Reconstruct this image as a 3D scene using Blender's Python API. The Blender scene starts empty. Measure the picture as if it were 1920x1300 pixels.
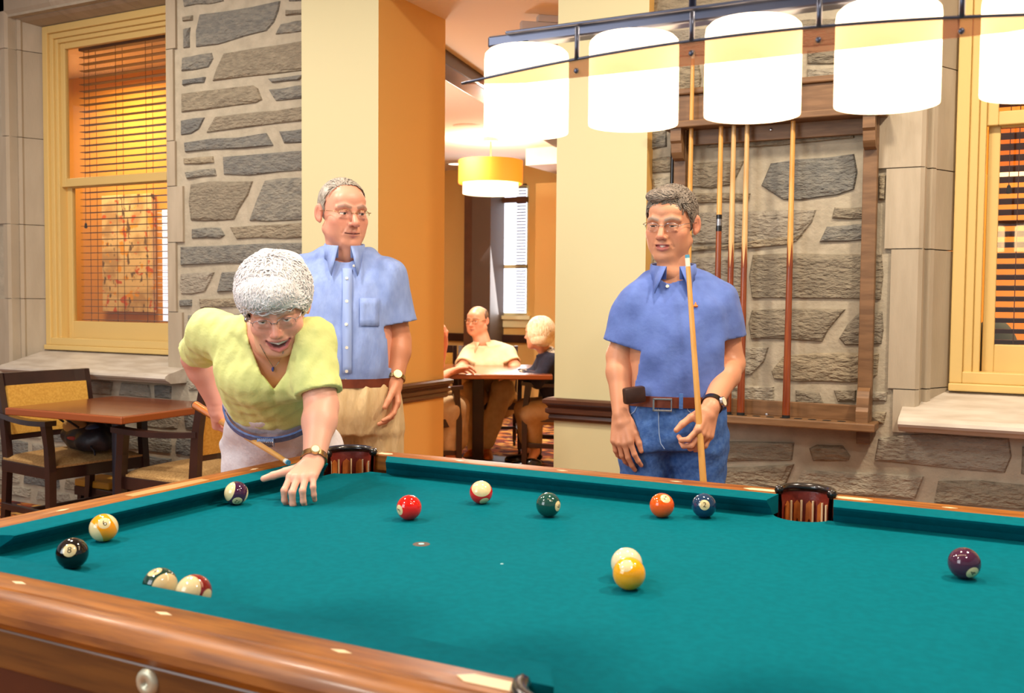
import bpy, bmesh, math, random
import numpy as np
from mathutils import Vector, Matrix
random.seed(7); rng = np.random.default_rng(7)
SC = bpy.context.scene
COL = SC.collection
# ------------------------------------------------------------------ camera
F_PX, YAW, PITCH, ROLL, CAMZ = 1850.8, -0.479596, 0.0474595, -0.00846135, 1.2855
def _axes():
    f = np.array([math.sin(YAW)*math.cos(PITCH), math.cos(YAW)*math.cos(PITCH), -math.sin(PITCH)])
    r = np.array([math.cos(YAW), -math.sin(YAW), 0.0]); d = np.cross(f, r)
    c, s = math.cos(ROLL), math.sin(ROLL)
    return c*r+s*d, -s*r+c*d, f
CR, CD, CF = _axes(); CC = np.array([0, 0, CAMZ])
cam_data = bpy.data.cameras.new('camera'); cam = bpy.data.objects.new('camera', cam_data); COL.objects.link(cam)
cam_data.sensor_fit = 'HORIZONTAL'; cam_data.sensor_width = 36.0; cam_data.lens = F_PX/1920*36
cam_data.clip_start = 0.05; cam_data.clip_end = 100
cam.matrix_world = Matrix(((CR[0], -CD[0], -CF[0], 0), (CR[1], -CD[1], -CF[1], 0), (CR[2], -CD[2], -CF[2], CAMZ), (0, 0, 0, 1)))
cam_data.dof.use_dof = True; cam_data.dof.focus_distance = 3.0; cam_data.dof.aperture_fstop = 6.0
SC.camera = cam
# ------------------------------------------------------------------ world, exposure, room lights
SC.view_settings.view_transform = 'Standard'; SC.view_settings.look = 'None'
SC.view_settings.gamma = 1.0; SC.view_settings.use_curve_mapping = False
SC.view_settings.exposure = 0.08
W = bpy.data.worlds.new('world'); SC.world = W; W.use_nodes = True
W.node_tree.nodes['Background'].inputs[0].default_value = (0.95, 0.97, 1.0, 1)
W.node_tree.nodes['Background'].inputs[1].default_value = 0.36
def area(name, loc, size, power, color=(1, .86, .68), target=None, sizey=None, spread=math.pi):
    l = bpy.data.lights.new(name, 'AREA'); l.energy = power; l.color = color; l.size = size; l.spread = spread
    if sizey: l.shape = 'RECTANGLE'; l.size_y = sizey
    o = bpy.data.objects.new(name, l); COL.objects.link(o); o.location = loc
    if target is not None:
        o.rotation_euler = (Vector(target)-Vector(loc)).to_track_quat('-Z', 'Y').to_euler()
    return o
# assumed recessed ceiling downlights of the billiard room, all out of view
area('ceiling_downlight', (0.55, 2.75, 3.2), .22, 62, (1, .84, .64))
area('ceiling_downlight', (-0.8, 2.6, 3.2), .22, 34, (1, .84, .64))
area('ceiling_downlight', (-2.7, 2.0, 3.2), .22, 46, (1, .90, .78))
area('ceiling_downlight', (-4.3, 2.6, 3.2), .22, 40, (1, .90, .76))
area('ceiling_downlight', (0.6, 0.6, 3.2), .22, 30, (1, .92, .80))
area('ceiling_downlight', (-2.4, 0.2, 3.2), .22, 40, (1, .92, .80))
# added cool fill behind the camera for assumed daylight
area('window_daylight', (-3.2, -2.0, 2.3), 2.2, 80, (.90, .95, 1.0), (-2.4, 3.0, 1.2), 2.0)
# added downlights and a fill for the lounge, added fills behind the two windows
area('lounge_downlight', (-3.4, 5.9, 2.7), .5, 40, (1, .92, .80))
area('lounge_downlight', (-4.6, 7.4, 2.7), .5, 50, (1, .92, .80))
area('lounge_downlight', (-3.0, 7.6, 2.7), .5, 40, (1, .92, .80))
lb = bpy.data.lights.new('lounge_bulb', 'POINT'); lb.energy = 45; lb.color = (1, .92, .80); lb.shadow_soft_size = .15  # added fill without a fixture, unseen behind the left pier; lifts ceiling and under-table
lbo = bpy.data.objects.new('lounge_bulb', lb); COL.objects.link(lbo); lbo.location = (-3.80, 5.65, 1.5)
area('lounge_daylight', (-5.1, 9.55, 1.75), .5, 22, (.9, .95, 1), (-3.9, 6, .8), 1.3)
area('parlour_light', (-6.3, 5.1, 3.0), .5, 48, (1, .80, .52))
area('sunroom_light', (.7, 5.4, 3.0), .6, 110, (1, .80, .52))

def ray(x, y): return CF + CR*(x-960)/F_PX + CD*(y-650)/F_PX
def atY(x, y, Y): v = ray(x, y); return CC + v*(Y/v[1])
def atZ(x, y, Z): v = ray(x, y); return CC + v*((Z-CAMZ)/v[2])
def cp(x, y, z): return CC + ray(x, y)*z          # a point at camera distance z
# ------------------------------------------------------------------ colours and materials
def lin(c):
    return tuple(((v/255)/12.92 if v/255 <= .04045 else ((v/255+.055)/1.055)**2.4) for v in c)
MATS = {}
def M(name, c1, c2=None, scale=8., rough=.5, metal=0., bump=0., bscale=None, stretch=(1, 1, 1), pos=False, detail=4., lo=.35, hi=.65,
      spec=.5, coat=0., emis=None, estr=0., attr=None, perobj=None, tex='noise', trans=0., sheen=0., bdist=.01):
    m = bpy.data.materials.new(name); m.use_nodes = True; nt = m.node_tree; N = nt.nodes; Lk = nt.links.new
    b = N['Principled BSDF']; MATS[name] = m
    b.inputs['Roughness'].default_value = rough; b.inputs['Metallic'].default_value = metal
    b.inputs['Specular IOR Level'].default_value = spec; b.inputs['Coat Weight'].default_value = coat
    b.inputs['Coat Roughness'].default_value = .12
    if trans: b.inputs['Transmission Weight'].default_value = trans
    if sheen: b.inputs['Sheen Weight'].default_value = sheen
    A = lin(c1); b.inputs['Base Color'].default_value = (*A, 1)
    vec = None
    def coords():
        nonlocal vec
        if vec is None:
            if pos: src = N.new('ShaderNodeNewGeometry').outputs['Position']
            else: src = N.new('ShaderNodeTexCoord').outputs['Object']
            mp = N.new('ShaderNodeMapping'); mp.inputs['Scale'].default_value = stretch
            Lk(src, mp.inputs['Vector']); vec = mp.outputs['Vector']
        return vec
    colsock = None
    if attr:
        a = N.new('ShaderNodeAttribute'); a.attribute_name = attr; colsock = a.outputs['Color']
    if c2 is not None:
        if tex == 'wave':
            t = N.new('ShaderNodeTexWave'); t.inputs['Distortion'].default_value = 6; t.inputs['Detail'].default_value = 3; fo = t.outputs['Fac']
        elif tex == 'voronoi':
            t = N.new('ShaderNodeTexVoronoi'); fo = t.outputs['Color']
        else:
            t = N.new('ShaderNodeTexNoise'); t.inputs['Detail'].default_value = detail; fo = t.outputs['Fac']
        t.inputs['Scale'].default_value = scale; Lk(coords(), t.inputs['Vector'])
        r = N.new('ShaderNodeValToRGB'); r.color_ramp.elements[0].position = lo; r.color_ramp.elements[1].position = hi
        r.color_ramp.elements[0].color = (*A, 1); r.color_ramp.elements[1].color = (*lin(c2), 1)
        Lk(fo, r.inputs['Fac']); colsock = r.outputs['Color']
    if perobj is not None:
        oi = N.new('ShaderNodeObjectInfo'); mx = N.new('ShaderNodeMix'); mx.data_type = 'RGBA'; mx.blend_type = 'MIX'
        if colsock is not None: Lk(colsock, mx.inputs['A'])
        else: mx.inputs['A'].default_value = (*A, 1)
        mx.inputs['B'].default_value = (*lin(perobj), 1)
        mm = N.new('ShaderNodeMath'); mm.operation = 'MULTIPLY'; mm.inputs[1].default_value = .75
        Lk(oi.outputs['Random'], mm.inputs[0]); Lk(mm.outputs[0], mx.inputs['Factor']); colsock = mx.outputs['Result']
    if colsock is not None: Lk(colsock, b.inputs['Base Color'])
    if bump:
        t2 = N.new('ShaderNodeTexNoise'); t2.inputs['Scale'].default_value = bscale or scale*2; t2.inputs['Detail'].default_value = 5
        Lk(coords(), t2.inputs['Vector']); bp = N.new('ShaderNodeBump'); bp.inputs['Strength'].default_value = bump
        bp.inputs['Distance'].default_value = bdist; Lk(t2.outputs['Fac'], bp.inputs['Height']); Lk(bp.outputs['Normal'], b.inputs['Normal'])
    if emis:
        b.inputs['Emission Color'].default_value = (*lin(emis), 1); b.inputs['Emission Strength'].default_value = estr
    return m
def glass_mat(name, tint=(255, 255, 255), refl=.07, rough=.02):
    m = bpy.data.materials.new(name); m.use_nodes = True; nt = m.node_tree; nt.nodes.clear(); N = nt.nodes
    o = N.new('ShaderNodeOutputMaterial'); mx = N.new('ShaderNodeMixShader'); t = N.new('ShaderNodeBsdfTransparent'); g = N.new('ShaderNodeBsdfGlossy')
    t.inputs[0].default_value = (*lin(tint), 1); g.inputs['Roughness'].default_value = rough; mx.inputs[0].default_value = refl
    nt.links.new(t.outputs[0], mx.inputs[1]); nt.links.new(g.outputs[0], mx.inputs[2]); nt.links.new(mx.outputs[0], o.inputs[0])
    MATS[name] = m; return m
# ------------------------------------------------------------------ mesh helpers
def link(o, parent=None):
    COL.objects.link(o)
    if parent is not None: o.parent = parent
    return o
def obj(name, V, Fc, mat, parent=None, smooth=False, mats=None, mi=None, cols=None):
    me = bpy.data.meshes.new(name)
    me.from_pydata([tuple(map(float, v)) for v in V], [], [tuple(int(i) for i in f) for f in Fc])
    return objm(name, me, mat, parent, smooth, mats, mi, cols)
def objm(name, me, mat, parent=None, smooth=False, mats=None, mi=None, cols=None):
    for m in (mats or [mat]): me.materials.append(MATS[m] if isinstance(m, str) else m)
    if mi is not None: me.polygons.foreach_set('material_index', np.asarray(mi, dtype=np.int32))
    if smooth: me.polygons.foreach_set('use_smooth', [True]*len(me.polygons))
    if cols is not None:
        a = me.color_attributes.new('Col', 'FLOAT_COLOR', 'POINT')
        a.data.foreach_set('color', np.concatenate([cols, np.ones((len(cols), 1))], 1).astype(np.float32).ravel())
    me.update()
    return link(bpy.data.objects.new(name, me), parent)
class MB:
    """collects shapes that make up ONE part"""
    def __init__(s): s.V = []; s.F = []
    def add(s, V, Fc):
        n = len(s.V); s.V += [tuple(v) for v in V]; s.F += [tuple(i+n for i in f) for f in Fc]; return s
    def box(s, lo, hi, bev=0.0, Mx=None):
        x0, y0, z0 = lo; x1, y1, z1 = hi; b = min(bev, (x1-x0)*.45, (y1-y0)*.45, (z1-z0)*.45)
        if b <= 0:
            V = [(x, y, z) for z in (z0, z1) for y in (y0, y1) for x in (x0, x1)]
            Fc = [(0, 2, 3, 1), (4, 5, 7, 6), (0, 1, 5, 4), (2, 6, 7, 3), (0, 4, 6, 2), (1, 3, 7, 5)]
        else:
            bm = bmesh.new(); bmesh.ops.create_cube(bm, size=1)
            for v in bm.verts: v.co = ((x0+x1)/2+v.co.x*(x1-x0), (y0+y1)/2+v.co.y*(y1-y0), (z0+z1)/2+v.co.z*(z1-z0))
            bmesh.ops.bevel(bm, geom=bm.edges[:], offset=b, segments=2, profile=.5, affect='EDGES')
            bm.verts.index_update(); V = [tuple(v.co) for v in bm.verts]; Fc = [tuple(v.index for v in f.verts) for f in bm.faces]; bm.free()
        if Mx is not None: V = [tuple(Mx @ Vector(v)) for v in V]
        return s.add(V, Fc)
    def tube(s, pts, r, n=8, cap=True):
        pts = [np.array(p, float) for p in pts]; k = len(pts); rr = [r]*k if np.isscalar(r) else r
        V = []; prev = None
        for i, p in enumerate(pts):
            t = pts[min(i+1, k-1)]-pts[max(i-1, 0)]; t = t/(np.linalg.norm(t)+1e-12)
            if prev is None:
                a = np.cross(t, [0, 0, 1.]);
                if np.linalg.norm(a) < 1e-3: a = np.cross(t, [1., 0, 0])
            else: a = prev-t*np.dot(prev, t)
            a = a/np.linalg.norm(a); prev = a; c = np.cross(t, a)
            V += [tuple(p+rr[i]*(a*math.cos(q)+c*math.sin(q))) for q in [2*math.pi*j/n for j in range(n)]]
        Fc = [(i*n+j, i*n+(j+1) % n, (i+1)*n+(j+1) % n, (i+1)*n+j) for i in range(k-1) for j in range(n)]
        if cap: Fc += [tuple(range(n))[::-1], tuple((k-1)*n+j for j in range(n))]
        return s.add(V, Fc)
    def lathe(s, prof, c=(0, 0, 0), n=32, closed=False, ax=(1, 1)):
        V = []; k = len(prof)
        for r, z in prof: V += [(c[0]+ax[0]*r*math.cos(2*math.pi*j/n), c[1]+ax[1]*r*math.sin(2*math.pi*j/n), c[2]+z) for j in range(n)]
        rng_ = range(k) if closed else range(k-1)
        Fc = [(i*n+j, i*n+(j+1) % n, ((i+1) % k)*n+(j+1) % n, ((i+1) % k)*n+j) for i in rng_ for j in range(n)]
        return s.add(V, Fc)
    def prism(s, poly, a, b, axis='z'):
        """poly (2-D) extruded from a to b along axis; axis x: poly=(y,z); y: poly=(x,z); z: poly=(x,y)"""
        n = len(poly)
        f = {'x': lambda p, t: (t, p[0], p[1]), 'y': lambda p, t: (p[0], t, p[1]), 'z': lambda p, t: (p[0], p[1], t)}[axis]
        V = [f(p, a) for p in poly]+[f(p, b) for p in poly]
        return s.add(V, [(i, (i+1) % n, n+(i+1) % n, n+i) for i in range(n)]+[tuple(range(n))[::-1], tuple(range(n, 2*n))])
    def sphere(s, c, r, n=16, m=10):
        r = (r, r, r) if np.isscalar(r) else r
        V = [(c[0], c[1], c[2]-r[2])]
        for i in range(1, m):
            t = -math.pi/2+math.pi*i/m
            V += [(c[0]+r[0]*math.cos(t)*math.cos(2*math.pi*j/n), c[1]+r[1]*math.cos(t)*math.sin(2*math.pi*j/n), c[2]+r[2]*math.sin(t)) for j in range(n)]
        V.append((c[0], c[1], c[2]+r[2])); L = len(V)-1
        Fc = [(0, 1+(j+1) % n, 1+j) for j in range(n)]
        for i in range(m-2): Fc += [(1+i*n+j, 1+i*n+(j+1) % n, 1+(i+1)*n+(j+1) % n, 1+(i+1)*n+j) for j in range(n)]
        Fc += [(L, 1+(m-2)*n+j, 1+(m-2)*n+(j+1) % n) for j in range(n)]
        return s.add(V, Fc)
    def build(s, name, mat, parent=None, smooth=False, fixn=True, auto=None):
        o = obj(name, s.V, s.F, mat, parent, smooth)
        if fixn:
            bm = bmesh.new(); bm.from_mesh(o.data); bmesh.ops.recalc_face_normals(bm, faces=bm.faces[:])
            if auto is not None:
                for e in bm.edges:
                    if len(e.link_faces) == 2 and e.calc_face_angle(0) > auto: e.smooth = False
            bm.to_mesh(o.data); bm.free()
        return o
def tag(o, label=None, cat=None, group=None, kind=None):
    if label: o['label'] = label
    if cat: o['category'] = cat
    if group: o['group'] = group
    if kind: o['kind'] = kind
    return o
def empty(name, loc=(0, 0, 0), rz=0., parent=None):
    o = bpy.data.objects.new(name, None); o.empty_display_size = .1; o.location = loc; o.rotation_euler = (0, 0, rz); return link(o, parent)
def copy_tree(o, parent=None):
    c = o.copy(); COL.objects.link(c); c.parent = parent
    for ch in list(o.children): copy_tree(ch, c)
    return c
# ------------------------------------------------------------------ implicit-surface modelling for organic shapes
def n3(v): v = np.asarray(v, float); return v/np.linalg.norm(v)
def cap(a, b, r1, r2=None):
    a = np.asarray(a, float); b = np.asarray(b, float); r2 = r1 if r2 is None else r2; ba = b-a; l2 = max(float(ba@ba), 1e-12)
    def f(X, Y, Z):
        px, py, pz = X-a[0], Y-a[1], Z-a[2]
        t = np.clip((px*ba[0]+py*ba[1]+pz*ba[2])/l2, 0, 1)
        return np.sqrt((px-ba[0]*t)**2+(py-ba[1]*t)**2+(pz-ba[2]*t)**2)-(r1+(r2-r1)*t)
    m = max(r1, r2); return f, np.minimum(a, b)-m, np.maximum(a, b)+m
def chain(pts, rs):
    fs = [cap(pts[i], pts[i+1], rs[i], rs[i+1]) for i in range(len(pts)-1)]
    def f(X, Y, Z):
        d = fs[0][0](X, Y, Z)
        for g in fs[1:]: d = np.minimum(d, g[0](X, Y, Z))
        return d
    return f, np.min([g[1] for g in fs], 0), np.max([g[2] for g in fs], 0)
def ell(c, r, Rm=None):
    c = np.asarray(c, float); r = np.asarray(r, float) if not np.isscalar(r) else np.array([r]*3); Rm = np.eye(3) if Rm is None else np.asarray(Rm, float)
    def f(X, Y, Z):
        px, py, pz = X-c[0], Y-c[1], Z-c[2]
        q = [(px*Rm[i][0]+py*Rm[i][1]+pz*Rm[i][2]) for i in range(3)]
        k0 = np.sqrt(sum((q[i]/r[i])**2 for i in range(3))); k1 = np.sqrt(sum((q[i]/r[i]**2)**2 for i in range(3)))
        return k0*(k0-1)/np.maximum(k1, 1e-9)
    e = np.sqrt(((Rm*r[:, None])**2).sum(0)); return f, c-e, c+e
def loft(st):
    """st: list of (centre, half width, half depth, side vector, forward vector) along a nearly straight spine"""
    P = np.array([c for c, *_ in st], float); A = np.array([t[1] for t in st], float); Bd = np.array([t[2] for t in st], float)
    ax = P[-1]-P[0]; L = np.linalg.norm(ax); ax = ax/L; H = (P-P[0])@ax
    sd = n3(st[0][3]); sd = n3(sd-ax*(sd@ax)); fw = np.cross(ax, sd)
    off = P-P[0]-H[:, None]*ax; T = np.stack([off@sd, off@fw, A, Bd], 1)
    g = np.linspace(H[0], H[-1], 80); G = np.empty((80, 4))
    m = np.zeros_like(T); dH = np.diff(H)[:, None]; sl = np.diff(T, axis=0)/dH           # monotone cubic through the stations
    m[0], m[-1] = sl[0], sl[-1]
    for i in range(1, len(H)-1): m[i] = np.where(sl[i-1]*sl[i] > 0, 2*sl[i-1]*sl[i]/(sl[i-1]+sl[i]+1e-12), 0)
    k = np.clip(np.searchsorted(H, g)-1, 0, len(H)-2); t = ((g-H[k])/(H[k+1]-H[k]))[:, None]; h = (H[k+1]-H[k])[:, None]
    G = T[k]*(2*t**3-3*t**2+1)+m[k]*h*(t**3-2*t**2+t)+T[k+1]*(-2*t**3+3*t**2)+m[k+1]*h*(t**3-t**2)
    def fn(X, Y, Z):
        px, py, pz = X-P[0][0], Y-P[0][1], Z-P[0][2]
        hh = px*ax[0]+py*ax[1]+pz*ax[2]; hc = np.clip(hh, H[0], H[-1])
        ox, oy, a_, b_ = (np.interp(hc, g, G[:, i]) for i in range(4))
        x = px*sd[0]+py*sd[1]+pz*sd[2]-ox; y = px*fw[0]+py*fw[1]+pz*fw[2]-oy
        q = (np.sqrt((x/a_)**2+(y/b_)**2)-1)*np.minimum(a_, b_)*1.05; ex = np.maximum(np.abs(hh-hc)-.008, 0)
        return np.where(ex > 0, np.where(q > 0, np.sqrt(q*q+ex*ex), np.maximum(q, ex)), q)
    mx = max(A.max(), Bd.max()); return fn, P.min(0)-mx, P.max(0)+mx
def half(p, n):
    """half-space on the side n points to is kept out when used with 'i' (keeps dot<0)"""
    p = np.asarray(p, float); n = n3(n); return (lambda X, Y, Z: (X-p[0])*n[0]+(Y-p[1])*n[1]+(Z-p[2])*n[2]), None, None
def wob(amp, freq, seed=0, aniso=(1, 1, 1), n=5):
    r = np.random.default_rng(seed); K = r.normal(size=(n, 3))*freq*np.array(aniso); P = r.uniform(0, 6.28, n); Wt = r.uniform(.5, 1, n)/n*amp*2
    return (lambda X, Y, Z: sum(Wt[i]*np.sin(K[i, 0]*X+K[i, 1]*Y+K[i, 2]*Z+P[i]) for i in range(n))), None, None
def sdf_mesh(ops, h, pad=.012):
    lo = np.min([o[1][1] for o in ops if o[0] == 'u'], 0)-pad; hi = np.max([o[1][2] for o in ops if o[0] == 'u'], 0)+pad
    n = np.ceil((hi-lo)/h).astype(int)+1
    ax = [lo[i]+h*np.arange(n[i]) for i in range(3)]
    Dm = np.full(tuple(n), .06, np.float32)
    X, Y, Z = ax[0][:, None, None], ax[1][None, :, None], ax[2][None, None, :]
    for mode, (fn, a, b), k in ops:
        if a is None: sl = (slice(None),)*3
        else:
            g = k+3*h+.004
            i0 = np.clip(((a-g-lo)/h).astype(int), 0, n); i1 = np.clip(((b+g-lo)/h).astype(int)+2, 0, n)
            if np.any(i1 <= i0): continue
            sl = tuple(slice(i0[i], i1[i]) for i in range(3))
        q = fn(X[sl[0]], Y[:, sl[1]], Z[:, :, sl[2]])
        d = Dm[sl]
        if mode == 'n': Dm[sl] = d+q; continue
        if mode == 'u': r = np.minimum(d, q); sg = -1
        elif mode == 's': q = -q; r = np.maximum(d, q); sg = 1
        else: r = np.maximum(d, q); sg = 1
        if k > 0:
            hh = np.maximum(k-np.abs(d-q), 0)/k; r = r+sg*hh*hh*k*.25
        Dm[sl] = r
    return nets(Dm, lo, h)
def nets(Dm, lo, h):
    S = Dm < 0; n = Dm.shape
    cnt = np.zeros((n[0]-1, n[1]-1, n[2]-1), np.int8)
    offs = [(i, j, k) for i in (0, 1) for j in (0, 1) for k in (0, 1)]
    for i, j, k in offs: cnt += S[i:n[0]-1+i, j:n[1]-1+j, k:n[2]-1+k]
    mixed = (cnt > 0) & (cnt < 8); idx = np.argwhere(mixed)
    vid = np.full(cnt.shape, -1, np.int64); vid[mixed] = np.arange(len(idx))
    vals = {o: Dm[idx[:, 0]+o[0], idx[:, 1]+o[1], idx[:, 2]+o[2]] for o in offs}
    acc = np.zeros((len(idx), 3)); num = np.zeros(len(idx))
    for a in offs:
        for ax in range(3):
            if a[ax]: continue
            b = tuple(1 if q == ax else a[q] for q in range(3)); va, vb = vals[a], vals[b]; m = (va < 0) != (vb < 0)
            t = np.where(m, va/np.where(m, va-vb, 1), 0)
            for q in range(3): acc[:, q] += np.where(m, (a[q] if q != ax else t), 0)
            num += m
    V = (idx+acc/num[:, None])*h+lo
    Fs = []
    for ax in range(3):
        o1, o2 = [(1, 2), (2, 0), (0, 1)][ax]
        sl0 = [slice(None)]*3; sl1 = [slice(None)]*3; sl0[ax] = slice(0, n[ax]-1); sl1[ax] = slice(1, n[ax])
        for o in (o1, o2): sl0[o] = slice(1, n[o]-1); sl1[o] = slice(1, n[o]-1)
        A, B = S[tuple(sl0)], S[tuple(sl1)]; e = np.argwhere(A != B)
        if not len(e): continue
        fl = A[e[:, 0], e[:, 1], e[:, 2]]; e = e.copy(); e[:, o1] += 1; e[:, o2] += 1
        def g(d1, d2):
            q = e.copy(); q[:, o1] -= d1; q[:, o2] -= d2; return vid[q[:, 0], q[:, 1], q[:, 2]]
        quad = np.stack([g(1, 1), g(0, 1), g(0, 0), g(1, 0)], 1)
        quad[~fl] = quad[~fl][:, ::-1]; Fs.append(quad)
    return V, np.concatenate(Fs)
def fast_obj(name, V, Fc, mat, parent=None, cols=None, smooth=True, mats=None, mi=None):
    me = bpy.data.meshes.new(name); nv, nf = len(V), len(Fc); w = Fc.shape[1]
    me.vertices.add(nv); me.vertices.foreach_set('co', np.asarray(V, np.float32).ravel())
    me.loops.add(nf*w); me.loops.foreach_set('vertex_index', Fc.astype(np.int32).ravel())
    me.polygons.add(nf); me.polygons.foreach_set('loop_start', np.arange(0, nf*w, w, dtype=np.int32))
    me.update(calc_edges=True); me.validate()
    return objm(name, me, mat, parent, smooth, mats, mi, cols)
def joinp(parts):
    V = []; Fc = []; Cc = []; n = 0
    for v, f, c in parts: V.append(v); Fc.append(f+n); Cc.append(c); n += len(v)
    return np.concatenate(V), np.concatenate(Fc), np.concatenate(Cc)
# ================================================================== materials
M('mortar', (182, 171, 150), (166, 156, 136), 14, .9, bump=.35, bscale=60, pos=True)
for nm, a, b, p in (('stone_grey', (122, 119, 110), (156, 150, 134), (104, 106, 106)), ('stone_brown', (140, 128, 106), (172, 158, 132), (122, 116, 104)),
                    ('stone_pale', (160, 152, 134), (184, 174, 154), (140, 132, 120))):
    M(nm, a, b, 22, .92, bump=.9, bscale=42, pos=True, stretch=(1, 1, 2.2), perobj=p, bdist=.02)
M('limestone', (188, 174, 152), (172, 158, 136), 5, .8, bump=.15, bscale=50, pos=True, stretch=(4, 1, .6), perobj=(166, 152, 130))
M('marble', (205, 196, 182), (184, 172, 156), 6, .55, bump=.05, pos=True, stretch=(1, 3, 3))
M('paint_cream', (214, 205, 160), rough=.6, bump=.03, bscale=200)
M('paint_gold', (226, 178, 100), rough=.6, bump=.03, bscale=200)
M('paint_tan', (206, 166, 96), rough=.7)
M('paint_orange', (222, 152, 56), rough=.7)
M('paint_frame', (218, 186, 116), rough=.42, bump=.02, bscale=80)
M('ceiling_white', (236, 222, 208), rough=.9)
M('wood_rail_dark', (84, 46, 28), (60, 30, 20), 6, .35, stretch=(1, 1, 8), coat=.3)
M('wood_espresso', (52, 28, 22), (40, 20, 16), 8, .35, coat=.25, stretch=(1, 1, 1))
M('wood_pilaster', (92, 58, 36), (70, 44, 30), 4, .5)
M('blind_wood', (86, 48, 22), (66, 36, 18), 6, .45, stretch=(1, 8, 8))
M('blind_white', (240, 240, 245), rough=.6)
M('cord', (70, 42, 20), rough=.8)
glass_mat('window_glass', (255, 250, 240), .07)
M('day_pane', (235, 240, 255), emis=(225, 235, 255), estr=2.6)
M('day_pane_soft', (235, 240, 255), emis=(215, 225, 255), estr=1.3)
M('white_plastic', (205, 205, 208), rough=.5)
M('dark_hole', (20, 14, 10), rough=.9)

def carpet():
    m = bpy.data.materials.new('carpet'); m.use_nodes = True; nt = m.node_tree; N = nt.nodes; Lk = nt.links.new; MATS['carpet'] = m
    b = N['Principled BSDF']; b.inputs['Roughness'].default_value = .95
    g = N.new('ShaderNodeNewGeometry'); mp = N.new('ShaderNodeMapping'); mp.inputs['Scale'].default_value = (9, 16, 9); mp.inputs['Rotation'].default_value = (0, 0, .5)
    Lk(g.outputs['Position'], mp.inputs['Vector'])
    v = N.new('ShaderNodeTexVoronoi'); v.distance = 'CHEBYCHEV'; v.inputs['Scale'].default_value = 1.3; Lk(mp.outputs[0], v.inputs['Vector'])
    s = N.new('ShaderNodeSeparateColor'); Lk(v.outputs['Color'], s.inputs[0])
    r = N.new('ShaderNodeValToRGB'); r.color_ramp.interpolation = 'CONSTANT'; Lk(s.outputs[0], r.inputs['Fac'])
    E = r.color_ramp.elements; E[0].color = (*lin((92, 36, 26)), 1); E[1].position = .28; E[1].color = (*lin((196, 120, 44)), 1)
    for p, c in ((.45, (128, 52, 34)), (.6, (214, 158, 76)), (.74, (74, 34, 34)), (.88, (170, 84, 40))):
        e = E.new(p); e.color = (*lin(c), 1)
    Lk(r.outputs[0], b.inputs['Base Color'])
    t = N.new('ShaderNodeTexNoise'); t.inputs['Scale'].default_value = 400; bp = N.new('ShaderNodeBump'); bp.inputs['Strength'].default_value = .4; bp.inputs['Distance'].default_value = .004
    Lk(t.outputs['Fac'], bp.inputs['Height']); Lk(bp.outputs[0], b.inputs['Normal'])
carpet()
def struct(o, label=None, cat=None): o['kind'] = 'structure'; return tag(o, label, cat)
# ================================================================== room shell
YW = 4.0
struct(MB().box((-9.5, -4, -.08), (4.5, 11, 0)).build('floor', 'carpet'), 'rust and gold patterned carpet floor', 'floor')
struct(MB().box((-9.0, -4, 3.3), (4.0, 4.3, 3.4)).build('ceiling', 'ceiling_white'), 'plain ceiling high over the billiard table', 'ceiling')
W1 = (-5.575, -4.243); W2 = (-.349, .983); ZS, ZL = .80, 2.985
def stone_wall(name, x0, x1, w, label):
    m = MB()
    m.box((x0, YW, 0), (w[0], 4.24, 3.3)).box((w[1], YW, 0), (x1, 4.24, 3.3)).box((w[0], YW, 0), (w[1], 4.24, ZS)).box((w[0], YW, ZL), (w[1], 4.24, 3.3))
    return struct(m.build(name, 'mortar'), label, 'wall')
wall_l = stone_wall('wall_left', -8.0, -3.24, W1, 'grey fieldstone wall around the left window')
wall_r = stone_wall('wall_right', -1.42, 3.2, W2, 'warm lit fieldstone wall behind the cue rack')
SHIFT = {}
def stone(poly, parent, mat, proud=.013, y=YW):
    """poly: wall-plane (x,z) corners; a pitched stone standing a little proud of the mortar"""
    P = np.array(poly); c = P.mean(0); n = len(P); Q = []
    per = np.linalg.norm(np.roll(P, -1, 0)-P, axis=1)
    for i in range(n):
        k = 1 if per[i] < .12 else (2 if per[i] < .3 else 3)
        for j in range(k):
            q = P[i]+(P[(i+1) % n]-P[i])*j/k
            if j: q = q+rng.normal(0, .004, 2)
            else: q = q+(c-q)*min(.012/max(np.linalg.norm(c-q), .02), .1)
            Q.append(q)
    Q = np.array(Q); n = len(Q); V = []
    sz = np.ptp(P, 0).min()
    for ring, (ins, d) in enumerate(((0, -.002), (min(.007, sz*.12), proud*.7), (min(.03, sz*.3), proud))):
        for q in Q:
            v = c-q; L = np.linalg.norm(v); q2 = q+v/L*min(ins, L*.6)
            V.append((q2[0], y-d-(rng.uniform(-.004, .005) if ring == 2 else 0), q2[1]))
    V.append((c[0], y-proud-rng.uniform(0, .006), c[1]))
    Fc = [(r*n+i, r*n+(i+1) % n, (r+1)*n+(i+1) % n, (r+1)*n+i) for r in (0, 1) for i in range(n)]+[(2*n+i, 2*n+(i+1) % n, 3*n) for i in range(n)]
    return obj('stone', V, Fc, mat, parent, smooth=False)
def px_stones(lst, wall, fx, mats):
    for i, pts in enumerate(lst):
        poly = []
        for x, y in pts:
            X, Y_ = fx(x, y); p = atY(X, Y_, YW); poly.append((p[0], p[2]))
        stone(poly, wall, mats[i % len(mats)])
z1 = lambda x, y: (x/3.095, y/3.095)
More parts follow.
